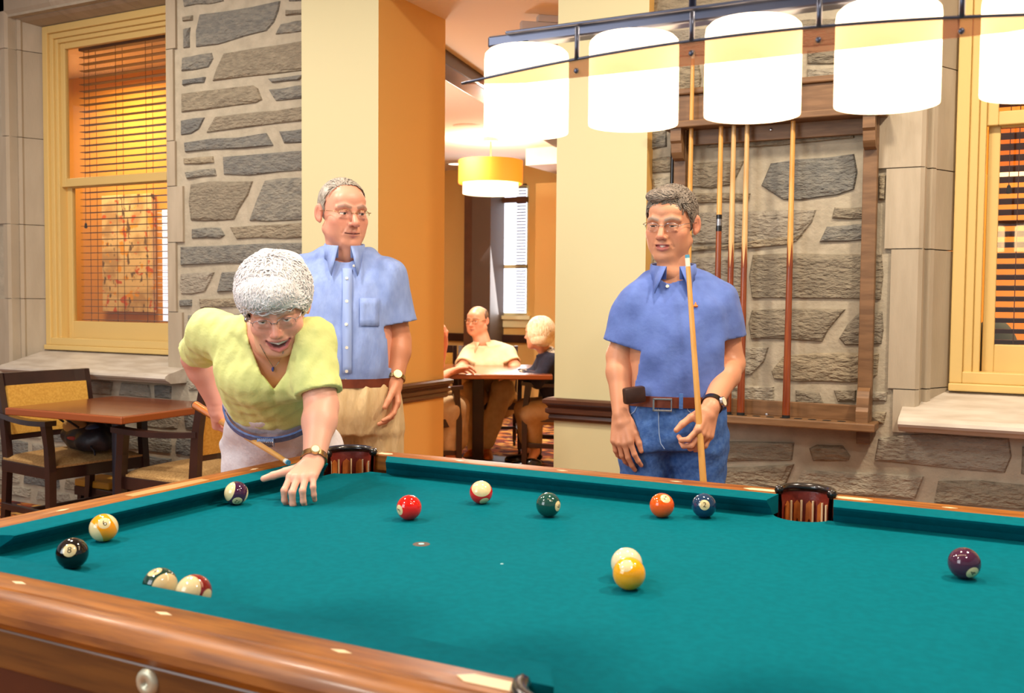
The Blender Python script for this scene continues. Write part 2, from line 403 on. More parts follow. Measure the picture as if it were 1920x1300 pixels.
left_stones = [[(1050, -40), (1320, -60), (1310, 10), (1060, 45)], [(1150, 85), (1640, 0), (1630, 60), (1560, 185), (1130, 280)], [(1060, 100), (1125, 88), (1125, 120), (1060, 128)],
 [(1065, 160), (1110, 150), (1105, 285), (1065, 290)], [(1670, -60), (1815, -70), (1815, -2), (1670, 14)], [(1650, 60), (1815, 40), (1810, 88), (1650, 95)], [(1620, 140), (1818, 112), (1818, 178), (1590, 205)],
 [(1050, 335), (1240, 300), (1250, 340), (1220, 395), (1045, 420)], [(1290, 310), (1818, 225), (1818, 405), (1225, 475)], [(1055, 465), (1205, 445), (1195, 480), (1055, 500)], [(1550, 460), (1780, 432), (1750, 465), (1570, 482)],
 [(1045, 545), (1480, 490), (1510, 510), (1535, 580), (1500, 600), (1045, 655)], [(1550, 520), (1818, 488), (1818, 570), (1590, 592)], [(1045, 695), (1200, 675), (1165, 750), (1110, 785), (1045, 790)],
 [(1240, 680), (1818, 610), (1818, 697), (1190, 772)], [(1060, 830), (1560, 770), (1600, 845), (1065, 885)], [(1610, 760), (1818, 735), (1818, 827), (1640, 838)], [(1060, 920), (1250, 905), (1255, 945), (1060, 955)],
 [(1285, 910), (1818, 868), (1818, 985), (1290, 1015)], [(1065, 1000), (1260, 975), (1270, 1020), (1075, 1042)], [(1100, 1065), (1480, 1045), (1400, 1220), (1370, 1285), (1100, 1285)], [(1530, 1040), (1818, 1025), (1818, 1280), (1440, 1288)]]
px_stones(left_stones, wall_l, z1, ['stone_grey', 'stone_grey', 'stone_brown', 'stone_grey', 'stone_grey', 'stone_brown'])
left2 = [[(357, 429), (417, 426), (426, 442), (418, 448), (357, 448)], [(428, 426), (587, 415), (587, 445), (440, 449)], [(336, 463), (587, 455), (587, 488), (336, 498)], [(337, 512), (406, 509), (388, 549), (337, 553)],
 [(413, 510), (587, 503), (587, 540), (404, 549)], [(336, 562), (362, 561), (362, 575), (336, 576)], [(371, 561), (587, 553), (587, 572), (372, 577)], [(350, 590), (420, 588), (420, 614), (350, 616)],
 [(428, 588), (587, 583), (587, 640), (428, 640)], [(350, 625), (364, 623), (364, 650), (350, 650)], [(372, 624), (420, 622), (420, 668), (372, 664)], [(339, 674), (357, 672), (357, 686), (341, 686)], [(338, 699), (346, 698), (346, 715), (338, 715)],
 [(352, 694), (410, 690), (410, 735), (352, 735)], [(428, 655), (587, 652), (587, 700), (428, 700)], [(418, 712), (587, 710), (587, 760), (418, 756)]]
px_stones(left2, wall_l, lambda x, y: (x, y), ['stone_grey', 'stone_brown', 'stone_grey', 'stone_pale', 'stone_grey'])
z7 = lambda x, y: (1200+x/2.667, y/2.667); z8 = lambda x, y: (1320+x/2.5, 440+y/2.5)
r7 = [[(60, -60), (520, -70), (510, 55), (270, 95), (60, 130)], [(550, -80), (1000, -90), (990, 50), (560, 62)], [(700, 110), (1130, 85), (1130, 225), (700, 240)], [(60, 160), (660, 130), (660, 250), (60, 300)], [(60, 330), (310, 310), (310, 480), (60, 490)],
 [(340, 300), (780, 262), (780, 470), (350, 480)], [(820, 252), (1120, 235), (1110, 318), (820, 325)], [(820, 340), (1110, 330), (1100, 430), (820, 445)], [(320, 740), (350, 700), (1095, 650), (1090, 690), (700, 735)], [(52, 650), (140, 645), (140, 740), (52, 755)],
 [(52, 790), (200, 780), (200, 860), (52, 870)], [(52, 890), (205, 880), (205, 960), (52, 970)], [(240, 810), (540, 798), (480, 930), (240, 942)], [(640, 810), (1088, 760), (1090, 950), (900, 1000), (700, 1010), (590, 930)],
 [(250, 962), (570, 965), (560, 1010), (250, 1020)], [(250, 1062), (900, 1045), (880, 1110), (800, 1215), (250, 1225)], [(960, 1035), (1195, 1022), (1195, 1092), (945, 1096)], [(920, 1130), (1200, 1105), (1200, 1200), (880, 1216)], [(1195, 870), (1232, 868), (1225, 1010), (1195, 1010)]]
px_stones(r7, wall_r, z7, ['stone_brown', 'stone_grey', 'stone_brown', 'stone_pale'])
r8 = [[(-120, 65), (480, 0), (430, 44), (-120, 85)], [(-250, 110), (190, 95), (190, 300), (-250, 300)], [(215, 90), (850, 85), (845, 310), (210, 302)], [(-250, 340), (180, 345), (180, 490), (-250, 480)], [(210, 350), (680, 345), (600, 450), (570, 510), (205, 492)], [(620, 490), (720, 360), (850, 350), (845, 520), (650, 527)],
 [(-200, 520), (320, 525), (240, 662), (-200, 655)], [(360, 562), (838, 552), (830, 660), (800, 680), (560, 697), (310, 677), (300, 640)], [(-200, 700), (345, 712), (345, 792), (-200, 790)], [(420, 720), (545, 735), (585, 830), (560, 850), (420, 832)], [(600, 725), (722, 725), (720, 787), (620, 787)],
 [(745, 732), (870, 735), (865, 782), (745, 782)], [(745, 826), (865, 828), (850, 892), (745, 890)], [(590, 815), (722, 818), (722, 852), (596, 848)], [(-160, 950), (440, 975), (430, 1060), (-160, 1060)], [(480, 1000), (520, 980), (660, 985), (700, 1040), (690, 1065), (500, 1066)],
 [(800, 955), (900, 930), (1450, 955), (1430, 1122), (782, 1062)], [(-160, 1090), (440, 1072), (400, 1175), (380, 1190), (-160, 1170)], [(450, 1100), (1050, 1132), (1010, 1242), (400, 1197)], [(1080, 1150), (1700, 1185), (1700, 1310), (1060, 1257)], [(1475, 985), (1800, 1005), (1800, 1160), (1468, 1128)]]
px_stones(r8, wall_r, z8, ['stone_brown', 'stone_pale', 'stone_brown', 'stone_pale', 'stone_brown'])
def courses(wall, x0, x1, za, zb, mats, seed):
    r = np.random.default_rng(seed); z = za
    while z < zb-.04:
        h = min(r.uniform(.08, .17), zb-z); h = h if zb-z-h > .05 else zb-z
        x = x0
        while x < x1-.05:
            w = min(r.uniform(.14, .42), x1-x); w = w if x1-x-w > .08 else x1-x
            k = r.uniform(-.025, .025)
            stone([(x+.012, z+.010), (x+w-.012+k, z+.010), (x+w-.012, z+h-.010), (x+.012+k, z+h-.010)], wall, mats[r.integers(len(mats))])
            x += w
        z += h
courses(wall_l, -6.5, -3.25, .02, .70, ['stone_grey', 'stone_pale', 'stone_brown'], 3)
courses(wall_l, -5.62, -4.2, .70, .80, ['stone_grey', 'stone_pale'], 4)
courses(wall_l, -6.5, -5.72, .72, 3.2, ['stone_grey', 'stone_brown'], 5)
courses(wall_r, -1.41, 2.2, .02, .48, ['stone_brown', 'stone_pale'], 6)
courses(wall_r, .55, 2.2, .48, .78, ['stone_brown', 'stone_pale'], 8)
# dressed limestone window surrounds: each block a part of its wall
def surround(wall, w, cuts_l, cuts_r):
    cx = (w[0]+w[1])/2
    prof = lambda e, wd: [(e-wd, 3.985), (e-.014, 3.985), (e, 4.0), (e+.004, 4.05), (e+.022, 4.045), (e+.034, 4.062), (e+.030, 4.078), (e+.092, 4.2), (e+.092, 4.238), (e-wd, 4.238)]
    for za, zb, wd in cuts_l: MB().prism(prof(w[0], wd), za+.002, zb-.002, 'z').build('limestone_block', 'limestone', wall)
    for za, zb, wd in cuts_r: MB().prism([(2*cx-x, y) for x, y in prof(w[0], wd)], za+.002, zb-.002, 'z').build('limestone_block', 'limestone', wall)
    n = 3; L = (w[1]-w[0]+.3)/n
    for i in range(n):
        a = w[0]-.15+i*L
        MB().prism([(3.985, 3.02), (4.0, 3.0), (4.05, 2.995), (4.045, 2.982), (4.08, 2.972), (4.2, 2.955), (4.238, 2.955), (4.238, 3.26), (3.985, 3.26)], a+.001, a+L-.001, 'x').build('limestone_block', 'limestone', wall)
zpx = lambda y, x=323: atY(x, y, 4.0)[2]
def cuts(ys, ws, x):
    zs = [atY(x, y, 4.0)[2] for y in ys]; return [(min(zs[i], zs[i+1]), max(zs[i], zs[i+1]), ws[i]) for i in range(len(ws))]
surround(wall_l, W1, cuts([-20, 90, 255, 420, 560, 685], [.12, .05, .13, .05, .12], 20), cuts([-20, 93, 265, 350, 455, 585, 705], [.085, .065, .075, .13, .075, .12], 323))
surround(wall_r, W2, cuts([-60, 120, 315, 467, 730, 812], [.09, .19, .135, .11, .09], 1700), cuts([-60, 120, 315, 467, 730, 812], [.09, .19, .135, .11, .09], 1700))
def sill(name, x0, x1, label):
    pr = [(4.2, .948), (3.90, .872), (3.868, .866), (3.846, .854), (3.842, .842), (3.85, .832), (3.868, .824), (3.885, .812), (4.2, .812)]
    return struct(MB().prism(pr, x0, x1, 'x').build(name, 'marble', smooth=False), label, 'window sill')
sill('trim_1', -5.50, -4.105, 'pale stone sill with rounded nose under the left window')
sill('trim_2', -.405, 1.06, 'pale stone sill with rounded nose under the right window')
# ------------------------------------------------------------------ windows: stepped casing, two sashes, panes
def frame(m, x0, x1, z0, z1, w, ya, yb, wb=None, wt=None, bev=.004):
    wb = w if wb is None else wb; wt = w if wt is None else wt
    m.box((x0, ya, z0), (x0+w, yb, z1), bev).box((x1-w, ya, z0), (x1, yb, z1), bev).box((x0+w, ya, z1-wt), (x1-w, yb, z1), bev)
    if wb: m.box((x0+w, ya, z0), (x1-w, yb, z0+wb), bev)
    return m
def window(name, w, label):
    a, b = w[0]+.092, w[1]-.092; z0, z1 = .948, 2.955
    root = struct(empty(name, ((a+b)/2, 4.2, z0)), label, 'window'); inv = Matrix.Translation((-(a+b)/2, -4.2, -z0))
    def put(m, nm, mt, par=root, **k):
        o = m.build(nm, mt, par, **k)
        if par is root: o.matrix_parent_inverse = inv
        return o
    put(frame(MB(), a, b, z0+.03, z1, .045, 4.165, 4.24), 'casing', 'paint_frame')
    put(frame(MB(), a+.045, b-.045, z0+.045, z1-.045, .032, 4.182, 4.25, wb=.012), 'casing', 'paint_frame')
    put(frame(MB(), a+.077, b-.077, z0+.05, z1-.077, .026, 4.197, 4.26, wb=.008), 'casing', 'paint_frame')
    put(MB().box((a-.002, 4.15, z0), (b+.002, 4.25, z0+.03), .005), 'sill_board', 'paint_frame')
    c, d = a+.103, b-.103
    up = put(frame(MB(), c, d, 1.965, z1-.1, .04, 4.215, 4.245, wb=.052), 'upper_sash', 'paint_frame')
    MB().box((c+.04, 4.228, 2.017), (d-.04, 4.232, z1-.14)).build('pane', 'window_glass', up)
    low = put(frame(MB(), c+.006, d-.006, z0+.035, 1.99, .042, 4.248, 4.278, wb=.145, wt=.03), 'lower_sash', 'paint_frame')
    MB().box((c+.048, 4.261, z0+.18), (d-.048, 4.265, 1.96)).build('pane', 'window_glass', low)
    return c, d
c1, d1 = window('window_1', W1, 'yellow framed sash window with a dark blind, beside the grey stonework')
c2, d2 = window('window_2', W2, 'yellow framed sash window at the right edge, right of the cue rack')
def blind(c, d, y, ztop, zbot, tilt, label, mat='blind_wood', pitch=.0425, depth=.05, cord=True):
    root = tag(empty('window_blind', ((c+d)/2, y, zbot)), label, 'blind')
    w = (d-c)/2
    h = MB().box((-w, -.028, ztop-zbot-.05), (w, .028, ztop-zbot), .004).build('headrail', mat, root)
    sm = None; z = .03
    while z < ztop-zbot-.07:
        if sm is None:
            o = MB().box((-w, -depth/2, -.0014), (w, depth/2, .0014)).build('slat', mat, root); sm = o
        else: o = link(bpy.data.objects.new('slat', sm.data), root)
        o.location = (0, 0, z); o.rotation_euler = (tilt, 0, 0); z += pitch
    MB().box((-w, -.026, 0), (w, .026, .016), .003).build('bottom_rail', mat, root)
    if cord:
        for fx in (-.80, -.28, .28, .80):
            for s in (-1, 1): MB().tube([(w*fx, s*depth*.52, .01), (w*fx, s*depth*.52, ztop-zbot-.05)], .0016, 5).build('ladder_cord', 'cord', root)
        k = MB().tube([(-w*.87, -depth*.7, .72), (-w*.87, -depth*.7, ztop-zbot-.05)], .0016, 5).build('pull_cord', 'cord', root)
        MB().lathe([(.001, .03), (.006, .025), (.010, .0), (.006, -.006), (.001, -.006)], (-w*.87, -depth*.7, .70), 10).build('tassel', 'dark_hole', k, smooth=True)
    return root
blind(c1+.02, d1-.0, 4.36, 2.88, 1.02, 0.02, 'dark wooden blind with level slats behind the left window')
blind(c2+.02, d2-.0, 4.36, 2.88, 1.02, -.36, 'dark wooden blind with tilted slats behind the right window')
# ------------------------------------------------------------------ rooms seen through the two windows
def back_room(nm, x0, x1, y0, y1, mat, lab, sides='LR'):
    struct(MB().box((x0, y1, 0), (x1, y1+.1, 3.2)).build('wall_'+nm+'_back', mat), 'orange painted wall of the room behind the '+lab+' window', 'wall')
    struct(MB().box((x0-.1, y0, 0), (x0, y1, 3.2)).build('wall_'+nm+'_left', mat), 'orange painted left side wall behind the '+lab+' window', 'wall')
    struct(MB().box((x1, y0, 0), (x1+.1, y1, 3.2)).build('wall_'+nm+'_right', mat), 'orange painted right side wall behind the '+lab+' window', 'wall')
    struct(MB().box((x0-.1, y0, 3.1), (x1+.1, y1, 3.2)).build('ceiling_'+nm, 'ceiling_white'), 'ceiling of the room behind the '+lab+' window', 'ceiling')
back_room('parlour', -9.4, -4.15, 4.6, 5.7, 'paint_orange', 'left')
back_room('sunroom', -.9, 2.4, 4.6, 6.6, 'paint_orange', 'right')
def painting():
    m = bpy.data.materials.new('abstract_canvas'); m.use_nodes = True; nt = m.node_tree; N = nt.nodes; Lk = nt.links.new; MATS['abstract_canvas'] = m
    b = N['Principled BSDF']; g = N.new('ShaderNodeNewGeometry'); cur = None
    def layer(scale, lo, hi, col, stretch, base):
        mp = N.new('ShaderNodeMapping'); mp.inputs['Scale'].default_value = stretch; mp.inputs['Location'].default_value = (scale*.37, 2, scale); Lk(g.outputs['Position'], mp.inputs[0])
        t = N.new('ShaderNodeTexNoise'); t.inputs['Scale'].default_value = scale; t.inputs['Detail'].default_value = 3; Lk(mp.outputs[0], t.inputs['Vector'])
        r = N.new('ShaderNodeMapRange'); r.inputs['From Min'].default_value = lo; r.inputs['From Max'].default_value = hi; Lk(t.outputs['Fac'], r.inputs[0])
        x = N.new('ShaderNodeMix'); x.data_type = 'RGBA'; Lk(r.outputs[0], x.inputs['Factor'])
        if isinstance(base, tuple): x.inputs['A'].default_value = (*lin(base), 1)
        else: Lk(base, x.inputs['A'])
        x.inputs['B'].default_value = (*lin(col), 1); return x.outputs['Result']
    c = layer(6, .45, .6, (196, 158, 104), (1, 1, 1), (236, 206, 150)); c = layer(9, .58, .62, (240, 168, 40), (1, 1, 1), c); c = layer(11, .6, .64, (214, 96, 30), (1, 1, 1.2), c)
    c = layer(13, .62, .66, (110, 84, 52), (2, 1, .8), c); Lk(c, b.inputs['Base Color'])
painting()
p0, p1 = atY(192, 368, 5.66), atY(288, 586, 5.66)
cv = tag(MB().box((p0[0], 5.65, p1[2]), (p1[0], 5.69, p0[2]), .003).build('painting', 'abstract_canvas'), 'tall abstract painting with orange and yellow flecks behind the left window', 'painting')
q0, q1 = atY(291, 392, 5.6), atY(360, 604, 5.6)
wz = struct(empty('window_4', (0, 0, 0)), 'bright daylit window with white blind seen through the left window', 'window')
MB().box((q0[0], 5.67, q1[2]), (q1[0], 5.69, q0[2])).build('pane', 'day_pane_soft', wz)
zz = q1[2]; sl = None
while zz < q0[2]:
    o = MB().box((q0[0], 5.62, -.002), (q1[0], 5.662, .002)).build('slat', 'blind_white', wz) if sl is None else link(bpy.data.objects.new('slat', sl.data), wz)
    sl = sl or o; o.location.z = zz; o.rotation_euler.x = .0; zz += .05
# the yellow piers either side of the opening, header, chair rails
def pier(name, x0, x1, label):
    m = obj(name, [(x, y, z) for z in (0, 3.3) for y in (3.93, 4.54) for x in (x0, x1)],
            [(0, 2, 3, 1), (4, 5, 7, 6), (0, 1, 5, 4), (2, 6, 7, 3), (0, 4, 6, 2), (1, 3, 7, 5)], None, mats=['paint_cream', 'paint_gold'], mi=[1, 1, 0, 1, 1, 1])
    return struct(m, label, 'wall')
XJ, XR0, XR1 = -2.775, -1.832, -1.418
pier('wall_pier_left', -3.24, XJ, 'cream pier with a golden side, behind the tall man in the oxford shirt')
pier('wall_pier_right', XR0, XR1, 'cream pier left of the cue rack')
struct(MB().box((XJ, 3.93, 2.765), (XR0, 4.54, 3.3)).build('wall_header', 'ceiling_white'), 'header over the opening between the two piers', 'wall')
RAILP = [(0, 0), (.012, 0), (.020, .012), (.016, .026), (.030, .036), (.030, .052), (.020, .058), (.028, .070), (.040, .078), (.040, .092), (.026, .100), (0, .100)]
def rail_ring(name, x0, x1, y0, y1, z, label, mat='wood_rail_dark'):
    n = len(RAILP); V = []
    for sx, sy in ((0, 0), (1, 0), (1, 1), (0, 1)):
        for o, h in RAILP: V.append(((x1+o) if sx else (x0-o), (y1+o) if sy else (y0-o), z+h))
    Fc = [(c*n+i, ((c+1) % 4)*n+i, ((c+1) % 4)*n+i+1, c*n+i+1) for c in range(4) for i in range(n-1)]
    return struct(obj(name, V, Fc, mat), label, 'trim')
rail_ring('trim_3', -3.24, XJ, 3.93, 4.54, .757, 'dark moulded chair rail around the left pier')
rail_ring('trim_4', XR0, XR1, 3.93, 4.54, .757, 'dark moulded chair rail around the right pier')
# ------------------------------------------------------------------ lounge beyond the opening
YB = 9.8
struct(MB().box((-9.4, 5.85, 0), (-9.3, YB, 2.9)).build('wall_lounge_left', 'paint_tan'), 'tan left wall of the lounge', 'wall')
struct(MB().box((-1.35, 4.54, 0), (-1.25, YB, 2.9)).build('wall_lounge_right', 'paint_tan'), 'tan right wall of the lounge', 'wall')
struct(MB().box((-4.04, 4.54, 2.765), (-1.25, 5.85, 2.85)).box((-9.4, 5.85, 2.765), (-1.25, YB+.1, 2.85)).build('ceiling_lounge', 'ceiling_white'), 'lounge ceiling beyond the opening', 'ceiling')
wx0, wx1 = atY(931, 500, YB)[0], atY(990, 500, YB)[0]; wz0, wz1 = atY(955, 592, YB)[2], 2.55
bw = MB().box((-9.4, YB, 0), (wx0, YB+.1, 2.9)).box((wx1, YB, 0), (-1.25, YB+.1, 2.9)).box((wx0, YB, 0), (wx1, YB+.1, wz0)).box((wx0, YB, wz1), (wx1, YB+.1, 2.9))
struct(bw.build('wall_lounge_back', 'paint_tan'), 'tan far wall of the lounge with the bright window', 'wall')
w3 = struct(empty('window_3', (0, 0, 0)), 'bright window with blind in the lounge behind the seated people', 'window')
MB().box((wx0, YB+.06, wz0), (wx1, YB+.07, wz1)).build('pane', 'day_pane', w3)
frame(MB(), wx0, wx1, wz0, wz1, .03, YB+.02, YB+.06).build('sash', 'paint_cream', w3)
zm = atY(955, 500, YB)[2]
MB().box((wx0, YB+.02, zm-.02), (wx1, YB+.06, zm+.02)).build('meeting_rail', 'paint_cream', w3)
MB().box((wx0-.05, YB-.05, wz0-.04), (wx1+.05, YB+.02, wz0)).build('stool', 'paint_cream', w3)
MB().box((wx0-.04, YB-.02, wz0-.13), (wx1+.04, YB, wz0-.04)).build('apron', 'paint_cream', w3)
b3 = tag(empty('window_blind', (0, 0, 0)), 'raised brown blind at the right side of the lounge window', 'blind')
for i in range(44): MB().box((wx1-.13, YB-.04, wz0+.05+i*.034), (wx1-.02, YB-.012, wz0+.062+i*.034)).build('slat', 'blind_wood', b3) if i == 0 else None
s0 = b3.children[0]
for i in range(1, 42): o = link(bpy.data.objects.new('slat', s0.data), b3); o.location.z = i*.034
MB().box((wx0, YB-.05, 2.36), (wx1, YB-.005, 2.42)).build('headrail', 'blind_wood', b3)
e0, e1, e2 = atY(870, 500, 9.5)[0], atY(886, 500, 9.5)[0], atY(921, 500, 9.5)[0]
struct(MB().box((e0, 9.5, 0), (e1, YB, 2.9)).build('trim_5', 'wood_pilaster'), 'reddish wood edge of the dark pilaster in the lounge', 'trim')
M('pilaster_grey', (84, 66, 52), rough=.6)
struct(MB().box((e1, 9.48, 0), (e2, YB, 2.9)).build('trim_6', 'pilaster_grey'), 'dark grey brown pilaster behind the seated man', 'trim')
zr = atY(860, 633, YB)[2]
for k, (a, b) in enumerate(((-9.3, e0), (wx0-.05, -1.35))):
    struct(MB().box((a, YB-.035, zr-.04), (b, YB, zr+.05), .008).build('trim_%d' % (7+k), 'wood_espresso'), 'dark chair rail on the lounge far wall, %s of the pilaster' % ('left' if k == 0 else 'right'), 'trim')
g0 = atY(1003, 500, 9.3)[0]
struct(MB().box((g0, 9.3, 0), (-2.4, YB, 2.5)).build('wall_lounge_bulkhead', 'paint_tan'), 'tan wall block right of the lounge window', 'wall')
struct(MB().box((atY(985, 380, 8.7)[0], 8.7, 2.6), (-1.4, YB, 2.765)).build('ceiling_lounge_soffit', 'ceiling_white'), 'lowered ceiling soffit at the right of the lounge', 'ceiling')
ba, bb = atZ(835, 133, 2.74), atZ(918, 186, 2.74)
dv = n3(bb-ba); Mx = Matrix.Translation(tuple((ba+bb)/2)) @ Matrix.Rotation(math.atan2(dv[1], dv[0]), 4, 'Z')
struct(MB().box((-1.25, -.16, -.06), (2.4, .0, .025), .005, Mx).build('trim_9', 'wood_espresso'), 'dark wood beam across the lounge ceiling', 'trim')
# ================================================================== billiard table
M('felt', (0, 103, 116), (0, 97, 109), 60, .95, bump=.05, bscale=900, spec=.05, pos=True)
M('rail_wood', (160, 96, 26), (118, 64, 14), 5, .42, spec=.35, coat=.05, stretch=(1.5, 14, 14), pos=True)
M('rail_wood_y', (160, 96, 26), (118, 64, 14), 5, .42, spec=.35, coat=.05, stretch=(14, 1.5, 14), pos=True)
M('apron_wood', (112, 70, 26), (84, 50, 18), 4, .38, coat=.2, stretch=(1.2, 10, 16), pos=True)
M('apron_dark', (80, 34, 14), (62, 24, 10), 4, .4, coat=.2, pos=True)
M('burl', (136, 84, 28), (84, 44, 14), 9, .4, stretch=(7, 1, .8), pos=True)
M('inlay', (240, 214, 170), rough=.4)
M('leather', (138, 48, 34), (110, 34, 24), 20, .38, bump=.15, bscale=90, pos=True, coat=.2)
M('leather_tan', (196, 112, 44), (170, 88, 30), 30, .5, bump=.1, pos=True)
M('leather_black', (26, 18, 16), rough=.25, coat=.4)
M('brass', (214, 196, 140), rough=.3, metal=1.)
M('pewter', (200, 196, 170), rough=.4, metal=.5); M('plate_wood', (194, 146, 90), rough=.4)
M('spot', (90, 76, 66), rough=.8)
BZ = .78; NX0, NX1, NY0, NY1 = -1.7255, .8145, 1.125, 2.315; SPX = -.455
table = tag(empty('pool_table', ((NX0+NX1)/2, (NY0+NY1)/2, 0)), 'billiard table with teal cloth and brown wooden rails in the foreground', 'pool table')
TI = Matrix.Translation((-(NX0+NX1)/2, -(NY0+NY1)/2, 0))
def tp(o, par=None):
    o.parent = par or table
    if par is None: o.matrix_parent_inverse = TI
    return o
# pocket centres
PK = {'side_far': (SPX, 2.375, .068), 'side_near': (SPX, 1.065, .068), 'cfl': (-1.762, 2.352, .075), 'cfr': (.851, 2.352, .075), 'cnl': (-1.762, 1.088, .075), 'cnr': (.851, 1.088, .075)}
def bed_outline():
    e = .035; x0, x1, y0, y1 = NX0-e, NX1+e, NY0-e, NY1+e; P = []
    def arc(c, r, a, b, n=14):
        for i in range(n+1): t = a+(b-a)*i/n; P.append((c[0]+r*math.cos(t), c[1]+r*math.sin(t)))
    # counter-clockwise from near-left corner
    def corner(key, first):
        cx, cy, r = PK[key]
        X = x0 if cx < SPX else x1; Yb = y0 if cy < 1.7 else y1
        dx = math.sqrt(max(r*r-(Yb-cy)**2, 0)); dy = math.sqrt(max(r*r-(X-cx)**2, 0))
        ph = (cx+dx*(1 if cx < SPX else -1), Yb); pv = (X, cy+dy*(1 if cy < 1.7 else -1))
        a = math.atan2(pv[1]-cy, pv[0]-cx); b = math.atan2(ph[1]-cy, ph[0]-cx)
        if first == 'h': a, b = b, a
        while b-a > math.pi: b -= 2*math.pi
        while b-a < -math.pi: b += 2*math.pi
        arc((cx, cy), r, a, b)
    corner('cnl', 'v')
    cx, cy, r = PK['side_near']; dx = math.sqrt(r*r-(y0-cy)**2); al = math.atan2(y0-cy, dx); arc((cx, cy), r, math.pi-al, al)
    corner('cnr', 'h'); corner('cfr', 'v')
    cx, cy, r = PK['side_far']; dx = math.sqrt(r*r-(y1-cy)**2); al = math.atan2(cy-y1, dx); arc((cx, cy), r, -al, -math.pi+al)
    corner('cfl', 'h')
    return P
tp(MB().prism(bed_outline(), BZ-.03, BZ, 'z').build('bed_cloth', 'felt'))
# rail sections: (axis along, inner line, outward sign, from, to)
def rail_section(ax, line, sgn, a, b, la, lb, ka=.62, kb=.62):
    """a,b: nose ends of the cushion; la,lb: ends of the wooden rail"""
    def pt(t, o, h): return (t, line+sgn*o, BZ+h) if ax == 'x' else (line+sgn*o, t, BZ+h)
    m = MB()                                       # cushion with angled facings
    prof = [(.0, .040), (.004, .034), (.026, .016), (.036, -.001), (.072, -.001), (.072, .0435), (.004, .0415)]
    V = []
    for end, s, kk in ((a, -1, ka), (b, 1, kb)):
        for o, h in prof: V.append(pt(end+s*min(o, .072)*kk, o, h))
    n = len(prof); m.add(V, [(i, (i+1) % n, n+(i+1) % n, n+i) for i in range(n)]+[tuple(range(n)), tuple(range(n, 2*n))])
    tp(m.build('cushion', 'felt'))
    prof = [(.072, .0), (.072, .0435), (.074, .0445), (.128, .0445), (.131, .0425), (.142, .0435), (.158, .0405), (.170, .034), (.178, .024), (.180, .012), (.174, .004), (.172, 0)]
    m = MB(); V = []
    for end in (la, lb):
        for o, h in prof: V.append(pt(end, o, h))
    n = len(prof); m.add(V, [(i, (i+1) % n, n+(i+1) % n, n+i) for i in range(n)]+[tuple(range(n)), tuple(range(n, 2*n))])
    return tp(m.build('rail', 'rail_wood' if ax == 'x' else 'rail_wood_y', None, smooth=True, auto=.5)), pt
def diamond(rail, pt, t, along):
    m = MB(); c = [(t-.017, .101), (t, .0955), (t+.017, .101), (t, .1065)]
    for z in (.0440, .0452): m.V += [pt(u, o, z) for u, o in c]
    m.F = [(0, 1, 2, 3), (4, 5, 6, 7)]+[(i, (i+1) % 4, 4+(i+1) % 4, 4+i) for i in range(4)]
    o = m.build('diamond_inlay', 'inlay'); o.parent = rail; return o
def feather(rail, pt, t0, t1, o0=.086, o1=.112):
    m = MB(); d = (t1-t0)*.22; c = [(t0, o0), (t1-d, o0), (t1, (o0+o1)/2), (t1-d, o1), (t0, o1)]
    for z in (.0440, .0452): m.V += [pt(u, o, z) for u, o in c]
    m.F = [(0, 1, 2, 3, 4), (5, 6, 7, 8, 9)]+[(i, (i+1) % 5, 5+(i+1) % 5, 5+i) for i in range(5)]
    o = m.build('feather_inlay', 'inlay'); o.parent = rail; return o
s = .3203; U0 = NX0-.0155
for line, sg in ((NY1, 1), (NY0, -1)):
    for a, b, la, lb, ks in ((-1.607, -.527, -1.70, -.522, (1, 2, 3)), (-.376, .70, -.388, .79, (5, 6, 7))):
        r, pt = rail_section('x', line, sg, a, b, la, lb, *((.62, .16 if sg > 0 else .55) if a < -1 else (.16, .62)))
        for k in ks: diamond(r, pt, U0+s*k, 'x')
        feather(r, pt, lb if lb < 0 else la, (lb-.085) if lb < 0 else la+.085); feather(r, pt, la if lb < 0 else lb, (la+.05) if lb < 0 else lb-.05)
for line, sg in ((NX0, -1), (NX1, 1)):
    r, pt = rail_section('y', line, sg, 1.235, 2.205, 1.15, 2.29)
    for k in (1, 3): diamond(r, pt, NY1-.2975*k, 'y')
    m = MB()
    c = [(1.60, .088), (1.72, .082), (1.84, .088), (1.84, .116), (1.72, .122), (1.60, .116)]
    for z in (.0440, .0452): m.V += [pt(u, o, z) for u, o in c]
    m.F = [tuple(range(6)), tuple(range(6, 12))]+[(i, (i+1) % 6, 6+(i+1) % 6, 6+i) for i in range(6)]
    o = m.build('name_plate', 'plate_wood'); o.parent = r; feather(r, pt, 2.29, 2.235); feather(r, pt, 1.15, 1.205)
